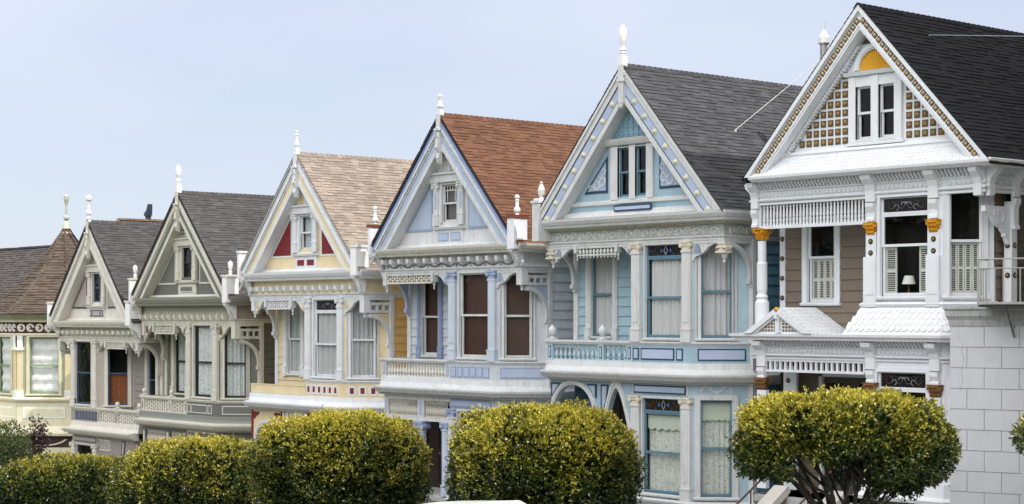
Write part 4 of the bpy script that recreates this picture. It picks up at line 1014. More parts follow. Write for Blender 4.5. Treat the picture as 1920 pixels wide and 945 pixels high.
    m = MB(); m.add([(.3, 0, -.0), (6.92, 0, 0), (6.45, 0, .60), (.78, 0, .60)], [(0, 1, 2, 3)], 0, fs); fish(m, fs, .35, 6.9, .60, .12, .1, 0, lambda z: (.45+z*.75, 6.85-z*.75)); H.add(m, 'skirt_shingles', [FS])
    roof(H, cx, hw+.05, za+.06, ze+.0, -.45, D+.6, M('shingle_charcoal', (72, 72, 77), **shg), M('roof_deck_black', (28, 28, 30)), None)
    # cornice
    P0 = [(XL, 1.0), (XL, 0), (XR, 0), (XR, D)]
    q = MB(); q.path([(.34, 0), (XR, 0), (XR, D)], [(-.12, 9.60), (0, 9.60), (.36, 9.61), (.37, 9.63), (.41, 9.64), (.46, 9.67), (.47, 9.73), (.44, 9.75), (0, 9.76), (-.12, 9.76)]); co = H.add(q, 'cornice', [T])
    def entab(zt, K, x1, side):
        """dentil + scallop frieze, top at zt"""
        q = MB(); P = [(XL, 1.0), (XL, 0), (x1, 0)]+([(XR, 6)] if side else [])
        P = [(XL, 1.0), (XL, 0), (XR, 0), (XR, D)] if side else [(XL, 1.0), (XL, 0), (5.6, 0), (6.5, .9)]
        q.path(P, [(-.12, zt-.72*K), (.01, zt-.72*K), (.01, zt), (-.12, zt)]); q.path(P, [(0, zt-.30*K), (.05, zt-.30*K), (.05, zt-.26*K), (0, zt-.26*K)]); q.path(P, [(-.12, zt-.66*K), (.07, zt-.64*K), (.09, zt-.60*K), (.05, zt-.55*K), (-.12, zt-.55*K)])
        q.path(P, [(-.14, zt-.75*K), (.04, zt-.75*K), (.04, zt-.68*K), (-.14, zt-.68*K)])
        fr = H.add(q, 'frieze', [T])
        q = MB(); q2 = MB()
        segs = [(Ff, .3, x1)]+([(Fr(XR, 0, ang=90), .1, 5)] if side else [(Fr(5.6, 0, ang=45), .1, 1.2)])
        for F, a, b in segs:
            q = MB(); q2 = MB()
            x = a
            while x < b: q.prof([(.01, zt-.25*K), (.05, zt-.24*K), (.10, zt-.16*K), (.16, zt-.10*K), (.17, zt-.02*K), (.01, zt-.02*K)], x, x+.045, 0, F); x += .10
            x = a
            while x < b: q2.band(x+.06, zt-.40*K, .0, .058*(K**.3), 180, 360, .01, .028, 7, 0, F); q2.band(x+.06, zt-.40*K, .058, .07, 180, 360, .01, .04, 7, 0, F); x += .125
            H.add(q, 'dentil_course', [T], fr); H.add(q2, 'scallop_relief', [T], fr)
    entab(9.61, .72, 6.6, True)
    def console(F, u, zt, zb, w_=.2, low=True):
        q = MB(); q.prof([(.01, zt-.62), (.10, zt-.60), (.10, zt-.35), (.14, zt-.22), (.28, zt-.10), (.30, zt), (.01, zt)], u-w_/2, u+w_/2, 0, F)
        if low: q.prof([(.0, zb), (.10, zb), (.10, zb+.06), (.07, zb+.1), (.07, zt-.85), (.13, zt-.72), (.13, zt-.63), (.0, zt-.62)], u-w_*.42, u+w_*.42, 0, F)
        return H.add(q, 'console', [T])
    for u in (3.66, 5.36): console(Ff, u, 9.60, 8.55, .26)
    console(Ff, .22, 9.60, 8.55, .2); console(Fr(XL, 0, ang=-90), -.1, 9.60, 8.55, .2); console(Ff, 6.50, 9.60, 8.92, .2, False); console(Fr(XR, 0, ang=90), .14, 9.60, 8.92, .2, False); console(Fr(XR, 0, ang=90), 1.08, 9.60, 8.3, .22)
    # spindle frieze
    q = MB(Ff); q.box(.32, 3.56, -.12, .03, 8.50, 8.57);  q.box(.12, .34, -.22, .0, 8.5, 9.1); q.box(.32, 3.56, -.10, .02, 9.07, 9.13)
    sp = H.add(q, 'spindle_screen', [T]); spindles(H, sp, Ff, .38, 3.52, -.03, 8.57, 9.08, 31, T, .036, 'slim', 'spindle')
    # corner column with gilt capital
    def gcap(u, z1, r, F=Ff, o=-.05, flat=False):
        m = MB(F)
        if flat:
            for i, (e, z) in enumerate(((0, 0), (.02, .09), (.045, .17))):
                m.box(u-r-e, u+r+e, 0, .07+e, z1-.28+z, z1-.28+z+.07)
                for j in range(4): m.dome(u-r+2*r*(j+.5)/4, z1-.28+z+.055, .036, .07+e, .045)
            for sg in (-1, 1): m.disc(u+sg*(r+.01), z1-.08, .05, .02, .13, 8)
            m.box(u-r-.06, u+r+.06, 0, .14, z1-.03, z1)
        else:
            m.lathe(u, o, [(r*.95, z1-.28), (r*1.05, z1-.2), (r*1.2, z1-.1), (r*1.5, z1-.05)], 12)
            for k, (e, z) in enumerate(((1.05, .22), (1.2, .13))):
                for j in range(8):
                    a = R(45*j+22*k); x, y = u+r*e*math.cos(a), o+r*e*math.sin(a); m.lathe(x, y, [(.0, z1-z-.05), (.03, z1-z-.03), (.045, z1-z+.02), (.02, z1-z+.05)], 6)
            for j in range(4): a = R(90*j+45); m.lathe(u+r*1.5*math.cos(a), o+r*1.5*math.sin(a), [(0, z1-.12), (.05, z1-.1), (.05, z1-.04), (0, z1-.02)], 6)
            m.box(u-r*1.5, u+r*1.5, o-r*1.5, o+r*1.5, z1-.04, z1)
        return m
    m = MB(Ff); m.lathe(.31, -.08, [(.17, 5.9), (.17, 6.75), (.12, 6.82), (.15, 6.88), (.11, 6.95), (.125, 7.05), (.125, 7.62), (.13, 7.68), (.105, 7.72), (.105, 8.22)], 16)
    m.sm = False; po = H.add(m, 'column', [T]); H.add(gcap(.31, 8.52, .12, o=-.08), 'capital', [GOLD], po)
    def medal(F, u, z, par, o=.06): m = MB(F); m.disc(u, z, .062, o, o+.015, 12, 0); m.dome(u, z, .03, o+.015, .03, 1); H.add(m, 'medallion', [M('medallion_black', (52, 40, 34), rough=.4), BD], par)
    for u in (3.66, 5.36):
        m = MB(Ff); m.box(u-.14, u+.14, 0, .06, 6.75, 8.3); m.box(u-.17, u+.17, 0, .12, 6.62, 7.75); m.box(u-.12, u+.12, .12, .135, 6.9, 7.65); po = H.add(m, 'pilaster', [T])
        H.add(gcap(u, 8.53, .11, flat=True), 'capital', [GOLD], po)
        for z in (8.1, 7.84): medal(Ff, u, z, po)
    m = MB(); m.box(0, .16, -.02, .05, 6.4, 8.75, F=Frec); po = H.add(m, 'corner_post', [T])
    for z in (8.3, 7.82, 7.34, 6.86): medal(Frec, .08, z, po, .05)
    m = MB(); m.box(XR-.17, XR+.02, -1.18, -.98, 5.9, 8.9); po = H.add(m, 'corner_post', [T])
    for z in (7.95, 7.3): medal(Fr(0, 1.0), XR-.08, z, po, .022); medal(Fr(XR, 0, ang=90), 1.08, z, po, .022)
    m = MB(Fr(XR, 0, ang=90)); m.prof([(-.16, 8.75), (-.02, 8.75), (-.02, 8.8), (-.16, 8.8)], .0, .2)
    m = MB(); Fz = Fr(XR-.08, 0, ang=90)
    m.prism([(.05, 8.78), (.98, 8.78), (.98, 7.95), (.92, 7.98), (.86, 8.1), (.80, 8.14), (.80, 8.2), (.72, 8.26), (.68, 8.32), (.6, 8.34), (.45, 8.42), (.32, 8.55), (.2, 8.64), (.06, 8.66)], -.05, .06, 0, Fz)
    m.band(.6, 8.56, .12, .145, -60, 260, .06, .08, 12, 0, Fz); m.band(.42, 8.64, .05, .07, 0, 300, .06, .08, 8, 0, Fz); H.add(m, 'scroll_bracket', [T])
    # windows
    window(H, Frec, .85, 1.68, 6.75, 8.9, T, T, 'shutter', SH, casing=.16, mid=.50)
    w1 = window(H, Fr(3.55, 0), .36, 1.65, 6.86, 9.07, T, T, 'shutter_open', SH, casing=.08, stain=.38, stcol='scroll', mid=.62)
    window(H, Fch, .10, .80, 6.86, 9.16, T, T, 'shutter', SH, casing=.13, mid=.52, sw=.05)
    # shingled flares, pediment
    q = MB(); P1 = [(3.50, 1.0), (3.50, 0), (5.6, 0), (6.4, .8)]
    q.path(P1, [(0, 6.62), (.10, 6.62), (.13, 6.68), (.08, 6.72), (0, 6.74)]); q.path(P1, [(-.1, 5.98), (.40, 6.0), (.08, 6.62), (-.1, 6.62)]); H.add(q, 'flared_base', [T])
    q = MB(); s_ = Vector((0, .32, .62)).normalized(); f2 = Fr(0, -.405, 6.0, axes=(Vector((1, 0, 0)), Vector((0, -.62, .32)).normalized(), s_)); fish(q, f2, 3.1, 5.95, .68, .17, .15, 0, lambda z: (3.12+z*.5, 5.765-z*.195))
    c45 = math.cos(R(45)); U = Vector((c45, c45, 0)); Nn = Vector((c45, -c45, 0)); f3 = Fr(5.6+.405*math.tan(R(22.5)), -.405, 6.0, axes=(U, (Nn*.62+Vector((0, 0, .32))).normalized(), (-Nn*.32+Vector((0, 0, .62))).normalized()))
    fish(q, f3, -.02, 1.3, .68, .17, .15, 0, lambda z: (z*.195, 1.3)); H.add(q, 'flare_shingles', [FS])
    P2 = [(XL, 1.0), (XL, 0), (5.6, 0), (6.5, .9)]
    q = MB(); q.path(P2, [(0, 5.84), (.34, 5.85), (.36, 5.90), (.42, 5.94), (.43, 6.0), (0, 6.02)]); H.add(q, 'lower_cornice', [T])
    entab(5.85, .60, 5.55, False)
    # pediment over the steps
    pc, pw, pz = 1.22, 1.0, 6.6
    q = MB(Ff); ps = (pz-6.0)/pw
    strips(q, pc, pz, ps, -.02, .10, .30, .47, 6.01, 0); strips(q, pc, pz, ps, .10, .15, .30, .42, 6.01, 0); q.prism([(pc-pw+.2, 6.0), (pc+pw-.2, 6.0), (pc, pz-.14)], .30, .36, 0)
    q.box(pc-.06, pc+.06, .36, .44, 6.02, 6.5); q.prof([(.36, 6.25), (.5, 6.36), (.5, 6.46), (.36, 6.5)], pc-.04, pc+.04)
    q.prism([(pc-pw, 6.0), (pc+pw, 6.0), (pc, pz)], -.9, .29, 0)
    pe = H.add(q, 'pediment', [T])
    q = MB(Ff)
    for sg in (-1, 1):
        q = MB(Ff)
        for i in range(6):
            for j in range(5):
                x = .10+i*.092; z = 6.05+j*.078
                if z+.05 < pz-.11-(x+.06)*ps: q.box(pc+sg*x, pc+sg*(x+.065), .36, .365, z, z+.055, 0); q.dome(pc+sg*(x+.032), z+.028, .02, .365, .02, 1, n=6)
        H.add(q, 'knob_lattice', [BR, BD], pe)
    q = MB(Ff); q.dome(pc, pz-.03, .06, .46, .04); q.disc(pc, pz-.03, .07, .4, .46); H.add(q, 'gilt_boss', [GOLD], pe)
    q = MB()
    for sg in (-1, 1):
        d = Vector((-sg*pw, 0, pz-6.0)); Lh = d.length; d.normalize(); n_ = Vector((sg*(pz-6.0), 0, pw)).normalized(); f = Fr(pc+sg*pw, -.42, 6.02, axes=(Vector((0, 1, 0)), n_, d))
        fish(q, f, 0, 1.42, Lh, .17, .15, 0)
    # low shingled slope between pediment and bay
    f4 = Fr(0, -.40, 6.01, axes=(Vector((1, 0, 0)), Vector((0, -.4, 1)).normalized(), Vector((0, 1.4, .56)).normalized())); q.box(.3, 3.52, -1.0, .3, 5.9, 6.01, 0, Ff)
    H.add(q, 'pediment_shingles', [FS], pe)
    # lower porch frieze, columns, window
    q = MB(Ff); q.box(.40, 3.45, -.1, .03, 5.09, 5.15); q.box(.40, 3.45, -.1, .01, 5.34, 5.40)
    x = .44
    while x < 3.45: q.box(x, x+.055, -.07, -.01, 5.14, 5.36); x += .155
    H.add(q, 'block_screen', [T])
    for u, cp in ((.42, 1), (3.66, 1), (5.40, 1)):
        console(Ff, u, 5.82, 4.9 if u > 1 else 4.92, .26)
        m = MB(Ff); m.box(u-.14, u+.14, -.05, .07, 2.3, 4.65); po = H.add(m, 'pilaster', [T]); H.add(gcap(u, 4.92 if u > 1 else 4.95, .13, flat=True), 'capital', [M('gilding_worn', (128, 90, 54), rough=.4, var=.4, scale=18, metal=.3)], po)
    window(H, Fr(3.55, 0), .28, 1.60, 2.8, 5.17, T, T, None, None, casing=.1, stain=.39, stcol='scroll', mid=.5)
    window(H, Fch, .2, .8, 2.8, 5.0, T, T, None, None, casing=.1)
    q = MB(); q.path([(3.5, .6), (3.5, 0), (5.6, 0), (6.4, .8)], [(0, 2.28), (.2, 2.3), (.22, 2.38), (.1, 2.45), (.06, 2.75), (0, 2.78)]); H.add(q, 'belt_moulding', [T])
    q = MB(); q.path([(3.55, 1), (3.55, -.02), (5.6, -.02), (6.4, .78)], [(-.1, -.8), (.0, -.8), (.0, 2.3), (-.1, 2.3)]); q.box(XL, 3.55, -1.4, -.02, -.8, 2.15); H.add(q, 'basement_wall', [B])
    for F, a, b in ((Fr(3.55, 0), .2, 1.7), (Fch, .15, .9)):
        q = MB(F); q.box(a, b, .0, .05, 1.3, 1.9, 0) if False else None
        for (x0, x1, z0, z1) in ((a, b, 1.9, 2.0), (a, b, 1.1, 1.2), (a, a+.1, 1.2, 1.9), (b-.1, b, 1.2, 1.9)): q.box(x0, x1, .02, .07, z0, z1, 0)
        q.box(a+.1, b-.1, .02, .03, 1.2, 1.9, 1); H.add(q, 'basement_window', [T, DARK])
    # entrance: porch back wall, door, curved stoop with railings
    q = MB(); q.siding(rect(0, 3.4, 2.1, 5.5), [(.9, 2.5, 2.15, 4.95)], F=Fr(XL, 1.5)); q.flat(rect(0, 1.5, 2, 5.5), F=Fr(3.55, 1.5, ang=-90)); H.add(q, 'porch_wall', [B])
    q = MB(Fr(XL, 1.5)); q.box(.9, 2.5, -.1, -.06, 2.15, 4.95, 2); q.box(.98, 1.45, -.06, -.05, 2.4, 4.8, 1); q.box(1.95, 2.42, -.06, -.05, 2.4, 4.8, 1)
    q.box(.8, .9, -.05, .05, 2.15, 5.05); q.box(2.5, 2.6, -.05, .05, 2.15, 5.05); q.box(.8, 2.6, -.05, .05, 4.95, 5.05); do = H.add(q, 'front_door', [T, GLASSD, M('door_dark_taupe', (74, 68, 60))])
    q = MB(Fr(XL, 1.5)); q.dome(1.55, 3.2, .035, -.06, .05); H.add(q, 'handle', [GOLD], do)
    m = MB(Fr(XL, 1.0)); m.box(.1, .5, -.05, .03, 2.2, 5.2); po = H.add(m, 'corner_post', [T]); medal(Fr(XL, 1.0), .25, 4.85, po, .03)
    q = MB(); q.box(.3, 3.5, -1.5, .2, 2.0, 2.15); H.add(q, 'porch_floor', [M('porch_grey', (165, 165, 165))])
    CC = M('step_concrete', (150, 146, 140), rough=.85, var=.15); SW = M('stoop_wall_brown', (128, 106, 86), rough=.8)
    q = MB(Ff)
    for i in range(12): z = 2.0-i*.17; q.box(1.3, 2.7, .2+i*.28, .2+(i+1)*.28+.03, z-.4, z)
    H.add(q, 'front_steps', [CC])
    for x in (1.0, 2.7):
        q = MB(Fr(x, 0, ang=-90)); pl = [(.2, -.8), (.2, 2.2), (3.5, .1), (3.9, .1), (3.9, -.8)]
        q.prism(pl, -.3, 0, 0); q.prism([(.1, 2.3), (.2, 2.2), (3.5, .1), (4.0, .1), (4.0, .2), (3.55, .22), (.2, 2.42)], -.36, .06, 1); so2 = H.add(q, 'stoop_wall', [SW, M('stone_cap', (186, 182, 176), rough=.8)])
        q = MB(Fr(x, 0, ang=-90)); q.tube([(.1, -.15, 3.1), (3.6, -.15, .95)], .025)
        for t in (0, .33, .66, 1): q.tube([(.15+3.4*t, -.15, 2.2-2.1*t), (.15+3.4*t, -.15, 3.08-2.12*t)], .02)
        H.add(q, 'handrail', [M('rail_brown', (80, 60, 52), rough=.4)])
    return H
_g, _t, _o = newmat('door_glass'); _b = _t.nodes.new('ShaderNodeBsdfPrincipled'); _b.inputs['Base Color'].default_value = (.01, .011, .012, 1); _b.inputs['Roughness'].default_value = .05; _t.links.new(_b.outputs[0], _o.inputs[0]); GLASSD = _g
wh = white_house()
br = ladies[0]; bro = [o for o in br.root.children if o.name.startswith('roof')][0]
q = MB(); q.lathe(6.9, -3.63, [(.10, 9.4), (.10, 14.1)], 14); fl = br.add(q, 'flue', [M('galvanised', (150, 148, 146), rough=.4, metal=.6, var=.2)], bro)
q = MB(); q.lathe(6.9, -3.63, [(.115, 14.02), (.15, 14.06), (.15, 14.2), (.12, 14.25), (.06, 14.36), (.0, 14.44)], 14); q.tube([(6.9, -3.63, 14.4), (6.98, -3.63, 14.62)], .008)
br.add(q, 'flue_cap', [M('flue_cap_white', (215, 215, 212), rough=.4, metal=.3)], bro)
# tall neighbour beyond the corner, whose shadow lies over the white house and the foot of the blue house roof
def tall():
    H = House('apartment_block', 17.0, 1.2, 'tall plastered apartment block round the corner to the right', None)
    PL = M('plaster_warm', (190, 182, 168), rough=.85, streak=.15); TR = M('plaster_trim', (205, 200, 190), rough=.8)
    X, Y0, Y1, Z = 12.0, -2.0, 27.0, 24.75
    w = MB(); fr = MB(); faces = [(Fr(0, Y0), X), (Fr(X, Y0, ang=90), Y1-Y0), (Fr(X, Y1, ang=180), X), (Fr(0, Y1, ang=-90), Y1-Y0)]
    for F, L_ in faces:
        n = int(L_/2.9); hs = []
        for i in range(n):
            for k in range(7): u = L_*(i+.5)/n; hs.append((u-.55, u+.55, 1.6+3.2*k, 3.4+3.2*k))
        w.flat(rect(0, L_, -3, Z), hs, F=F)
        for (a, b, c_, d) in hs:
            fr.box(a-.1, b+.1, 0, .06, c_-.12, c_, F=F); fr.box(a-.1, a, 0, .04, c_, d, F=F); fr.box(b, b+.1, 0, .04, c_, d, F=F); fr.box(a-.1, b+.1, 0, .05, d, d+.12, F=F); fr.box(a, b, -.12, -.1, c_, d, 1, F); fr.box((a+b)/2-.03, (a+b)/2+.03, -.1, -.05, c_, d, 0, F)
    w.flat(rect(0, X, Y0, Y1), F=Fr(0, 0, Z, axes=(Vector((1, 0, 0)), Vector((0, 0, 1)), Vector((0, 1, 0)))), m=1)
    H.add(w, 'wall', [PL, M('flat_roof_gravel', (120, 118, 112), rough=.95)]); fo = H.add(fr, 'windows', [TR, GLASSD]); fo['kind'] = 'stuff'
    q = MB(); q.path([(0, Y1), (0, Y0), (X, Y0), (X, Y1)], [(0, Z-.7), (.35, Z-.3), (.35, Z), (0, Z)]); H.add(q, 'cornice', [TR]); return H
GLASSD2 = None
# lamp standing inside the middle window of the white house
lt = tag(empty('table_lamp', (7.6+3.55+.86, .34, 3.6+6.80)), 'small table lamp with cream shade inside the middle upper window of the white house', 'lamp')
m = MB(); m.lathe(0, 0, [(.07, 0), (.07, .02), (.02, .04), (.035, .12), (.02, .22), (.012, .36)], 10); solo(m, 'lamp_base', [M('lamp_brass', (120, 90, 50), metal=.4)], None, lt)
m = MB(); m.lathe(0, 0, [(.16, .33), (.10, .52)], 16); solo(m, 'lamp_shade', [M('lamp_shade_cream', (235, 228, 205), k=1.3, rough=.8, bump=0)], None, lt)

# ------------------------------------------------------------------ rendered stucco building on the right
def annex():
    a = R(18.6); p0 = at(1781, 575, -1.15)
    H = House('stucco_building', p0.x, 0, 'pale stucco building scored into large blocks at the right edge of the row', None)
    H.root.location = (p0.x, p0.y, 3.8); H.root.rotation_euler = (0, 0, a)
    zt = p0.z-3.8
    ST = M('stucco_pale', (184, 187, 193), rough=.8, var=.05, streak=.10, bump=.5, bscale=90); JO = M('stucco_joint', (172, 172, 176), rough=.9)
    W_ = 8.0; q = MB(); q.box(0, W_, -6, -.03, -1.5, zt-.05, 1)
    rh = .43; z = zt-.42; k = 0
    while z > -1.4:
        x = -.33 if k % 2 else 0
        if k % 2: x = -.36
        while x < W_:
            x0 = max(x, 0); x1 = min(x+.72, W_)
            if x1-x0 > .05 and not (z-rh < zt-3.05 and x0 > 1.55): q.box(x0+.006, x1-.006, -.03, .0, z-rh+.012, z, 0)
            x += .72
        z -= rh; k += 1
    q.box(0, W_, -.03, -.004, zt-.42, zt-.3)
    cr_ = [(.16, zt-.55), (.2, zt-.68), (.27, zt-.74), (.25, zt-.95), (.30, zt-1.1), (.24, zt-1.3), (.27, zt-1.5), (.22, zt-1.75)]
    for a_, b_ in zip(cr_, cr_[1:]): q.prism([a_, (a_[0]+.007, a_[1]), (b_[0]+.007, b_[1]), b_], 0, .001, 2)
    H.add(q, 'wall', [ST, JO, M('crack_grey', (120, 118, 116), rough=.9)])
    q = MB(Fr(0, 0)); P = [(0, 5.9), (0, 0), (W_, 0)]
    q.path(P, [(-.2, zt-.40), (.02, zt-.40), (.03, zt-.28), (.06, zt-.22), (.08, zt-.20), (.08, zt-.08), (.12, zt-.05), (.12, zt), (-.2, zt+.02)])
    H.add(q, 'parapet_cornice', [M('stucco_cornice', (160, 162, 164), rough=.8, streak=.8, var=.2)])
    q = MB(Fr(0, 0)); q.box(1.55, 4.5, -.6, -.04, -1.4, zt-3.05, 1); q.box(1.5, 1.62, -.03, .03, -1.4, zt-2.95); q.box(1.62, 4.5, -.03, .03, zt-3.05, zt-2.95); q.box(1.72, 4.5, -.03, .0, -1.4, zt-3.16, 2)
    H.add(q, 'garage_door', [ST, JO, M('garage_pale_blue', (186, 194, 206), var=.1)])
    # iron balcony
    q = MB(Fr(0, 0)); x0 = .80; zb = zt+.04; G = M('iron_grey_paint', (150, 148, 144), rough=.5, peel=.0, wood=(110, 80, 60))
    q.box(x0, W_, -.1, .75, zb, zb+.05, 0)
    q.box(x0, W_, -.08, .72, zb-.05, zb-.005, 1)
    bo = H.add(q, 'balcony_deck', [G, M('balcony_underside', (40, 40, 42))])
    q = MB(Fr(0, 0)); zr = zb+.92
    for z_, r_ in ((zr, .018), (zr-.19, .014)): q.tube([(x0, .0, z_), (x0, .72, z_), (W_, .72, z_)], r_)
    x = x0
    while x < W_: q.box(x-.012, x+.012, .708, .732, zb, zr if (round((x-x0)/.17) % 3 == 0) else zr-.19); x += .17
    for y in (.18, .36, .54): q.box(x0-.01, x0+.01, y-.01, y+.01, zb, zr-.19)
    q.box(x0-.02, x0+.02, .70, .74, zb, zr); q.box(2.2, 2.26, .69, .75, zb, zr)
    H.add(q, 'railing', [G], bo)
    q = MB(Fr(0, 0)); q.tube([(1.35, .70, zb-.03), (1.35, .05, zt-.62)], .02); q.tube([(1.35, .0, zt-.62), (1.35, .06, zt-.62), (1.35, .06, zt-.42), (1.35, 0, zt-.40)], .012); H.add(q, 'strut', [M('strut_iron', (84, 84, 84), rough=.5)], bo)
    return H
an = annex(); an.root['category'] = 'building'
ap = tall(); ap.root['category'] = 'apartment block'
# ------------------------------------------------------------------ turreted house at the far left
def turret():
    CR = M('trim_cream', (208, 202, 176), streak=.15); GR = M('sash_sage', (128, 148, 118)); PE = M('wall_peach', (206, 192, 156)); WT = M('trim_white_plain', (222, 222, 216))
    H = House('turret_house', -33.5, -4.1, 'cream and sage house with a brown shingled corner turret roof, farthest left', None)
    zb = 0
    top = 10+.12-(3-4.1)   # eave height, local
    cxl, cyl, r = 0.0, 2.6, 3.0
    ang = [R(22.5+45*i) for i in range(8)]
    oc = lambda rr: [(cxl+rr*math.cos(a), cyl+rr*math.sin(a)) for a in ang]
    w = MB(); o8 = oc(r)
    for i in range(8):
        (x0, y0), (x1, y1) = o8[(i+1) % 8], o8[i]
    w = MB()
    # walls, one face per side; windows on the street sides
    for i in range(8):
        p, q_ = o8[i], o8[(i+1) % 8]; L_ = math.dist(p, q_); an_ = math.degrees(math.atan2(q_[1]-p[1], q_[0]-p[0])); F = Fr(p[0], p[1], ang=an_)
        if an_ % 360 > 200 or -100 < an_ < 100:
            hs = [(L_/2-.62, L_/2+.62, top-3.3, top-.95)]
        else: hs = []
        w.flat(rect(0, L_, -1, top), hs, F=F)
        if hs:
            wo = window(H, F, hs[0][0], hs[0][1], hs[0][2], hs[0][3], CR, GR, 'balloon', M('blind_white', (226, 228, 228), k=1.35, rough=.8, bump=0), casing=.12)
            for u0, u1 in ((0.02, .26), (L_-.26, L_-.02)):
                m = MB(F); m.box(u0, u1, 0, .06, top-3.4, top-.9, 1); m.box(u0-.02, u1+.02, .0, .08, top-3.5, top-3.15, 0); m.box(u0-.03, u1+.03, 0, .12, top-1.5, top-1.38, 0); m.box(u0, u1, 0, .085, top-1.38, top-.9, 0); H.add(m, 'pilaster', [WT, PE])
            m = MB(F); m.box(0, L_, 0, .03, top-4.6, top-3.6, 0); m.box(.25, L_-.25, .03, .055, top-4.3, top-3.85, 1); m.box(.33, L_-.33, .055, .06, top-4.23, top-3.92, 0); H.add(m, 'apron_panels', [CR, WT])
    H.add(w, 'wall', [M('wall_sage', (150, 158, 135))])
    P8 = [o8[(i) % 8] for i in range(3, 11)]
    ring = [o8[i % 8] for i in (4, 5, 6, 7, 8, 9)]
    q = MB(); q.path(ring, [(0, top-.2), (.35, top-.2), (.42, top-.08), (.45, top), (0, top)]); H.add(q, 'cornice', [M('gutter_sage', (120, 126, 100))])
    q = MB(); q.path(ring, [(0, top-.34), (.2, top-.34), (.22, top-.2), (0, top-.2)], 0); q.path(ring, [(0, top-.92), (.05, top-.92), (.08, top-.86), (.05, top-.8), (0, top-.8)], 0); q.path(ring, [(0, top-.8), (.02, top-.8), (.02, top-.34), (0, top-.34)], 1)
    H.add(q, 'frieze', [CR, M('frieze_dark', (66, 44, 40))])
    for i in (4, 5, 6, 7, 8):
        q = MB(); p, q_ = o8[i % 8], o8[(i+1) % 8]; L_ = math.dist(p, q_); F = Fr(p[0], p[1], ang=math.degrees(math.atan2(q_[1]-p[1], q_[0]-p[0])))
        n = 6
        for k in range(n):
            x = L_*(k+.5)/n; q.band(x, top-.57, .09, .17, 0, 310 if k % 2 else 360, .03, .07, 12, 0, F); q.disc(x-.04, top-.57, .05, .03, .08, 8, 0, F)
        H.add(q, 'scroll_relief', [M('scroll_pale', (214, 206, 196))])
    q = MB(); q.path(ring, [(0, top-3.62), (.12, top-3.6), (.16, top-3.52), (.1, top-3.45), (0, top-3.42)], 0); q.path(ring, [(0, top-5.05), (.4, top-5.0), (.42, top-4.9), (.1, top-4.62), (0, top-4.6)], 0); H.add(q, 'belt_moulding', [CR])
    q = MB(); q.path(ring, [(0, top-5.5), (.1, top-5.5), (.1, top-5.04), (0, top-5.04)], 1)
    H.add(q, 'lower_frieze', [CR, M('lower_frieze_dark', (58, 36, 36))])
    for i in (6, 7):
        p, q_ = o8[i % 8], o8[(i+1) % 8]; L_ = math.dist(p, q_); F = Fr(p[0], p[1], ang=math.degrees(math.atan2(q_[1]-p[1], q_[0]-p[0])))
        m = MB(F); m.band(L_/2, top-5.02, L_*.42, L_*.42+.13, 200, 340, .1, .16, 14, 0, ez=.38); m.box(0, L_, .02, .1, top-5.75, top-5.5); m.box(0, .25, 0, .14, top-8, top-5.7); m.box(L_-.25, L_, 0, .14, top-8, top-5.7); m.box(.35, L_-.35, .0, .04, top-8, top-5.85, 1); H.add(m, 'garland_lintel', [CR, DARK])
    # little pediment over the porch
    F = Fr(-2.3, -1.0); m = MB(F); m.prism([(-.1, top-4.9), (2.0, top-4.9), (1.0, top-4.0)], -.9, .3, 0); m.prism([(.5, top-4.82), (1.5, top-4.82), (1.0, top-4.35)], .3, .31, 1); strips(m, 1.0, top-3.95, .9, 0, .12, -.9, .42, top-4.95, 0); H.add(m, 'pediment', [CR, M('brown_panel', (110, 78, 52))])
    # flared octagonal roof
    rr = [(3.55, top), (2.42, top+.78), (1.62, top+1.55), (1.12, top+2.15), (.66, top+2.8), (.10, top+3.62)]
    m = MB(); sh = MB()
    for i in range(8):
        for (r0, z0), (r1, z1) in zip(rr, rr[1:]):
            a0, a1 = ang[i], ang[(i+1) % 8]
            A0 = Vector((cxl+r0*math.cos(a0), cyl+r0*math.sin(a0), z0)); B0 = Vector((cxl+r0*math.cos(a1), cyl+r0*math.sin(a1), z0))
            A1 = Vector((cxl+r1*math.cos(a0), cyl+r1*math.sin(a0), z1)); B1 = Vector((cxl+r1*math.cos(a1), cyl+r1*math.sin(a1), z1))
            st_ = len(m.v); m.v += [A0, B0, B1, A1]; m.f.append([st_, st_+1, st_+2, st_+3]); m.m.append(0)
            U = (B0-A0).normalized(); mid0 = (A0+B0)/2; mid1 = (A1+B1)/2; Zd = (mid1-mid0); Lh = Zd.length; Zd.normalize(); N_ = U.cross(Zd); 
            if N_.dot(mid0-Vector((cxl, cyl, z0))) < 0: N_ = -N_
            F = Fr(A0.x, A0.y, A0.z, axes=(U, N_, Zd)); w0 = (B0-A0).length; w1 = (B1-A1).length
            shingle(sh, F, w0, Lh, ex=.16, cutf=lambda z, w0=w0, w1=w1, Lh=Lh: ((w0-w1)/2*z/Lh, w0-(w0-w1)/2*z/Lh), th=.02)
            k = 0
            while k*.22 < Lh: z = k*.22; t = z/Lh; c_ = (w0-w1)/2*t; sh.add([(c_-.09, .02, z), (c_+.09, .035, z-.02), (c_+.09, .012, z+.26), (c_-.09, .012, z+.26)], [(0, 1, 2, 3)], 0, F); k += 1
    SHB = M('shingle_brown', (132, 116, 104), **shg); ro = H.add(m, 'turret_roof', [M('roof_deck_brown2', (70, 58, 50))]); H.add(sh, 'shingles', [SHB], ro)
    m = MB(); z = top+3.55; m.lathe(cxl, -cyl, [(.26, z-.1), (.14, z+.05), (.14, z+.12)], 12, 1); m.lathe(cxl, -cyl, [(.2, z+.1), (.14, z+.3), (.06, z+.42), (.05, z+.45), (.12, z+.52), (.12, z+.6), (.04, z+.68), (.05, z+1.1), (.11, z+1.35), (.11, z+1.5), (.04, z+1.56), (0, z+1.6)], 12, 0)
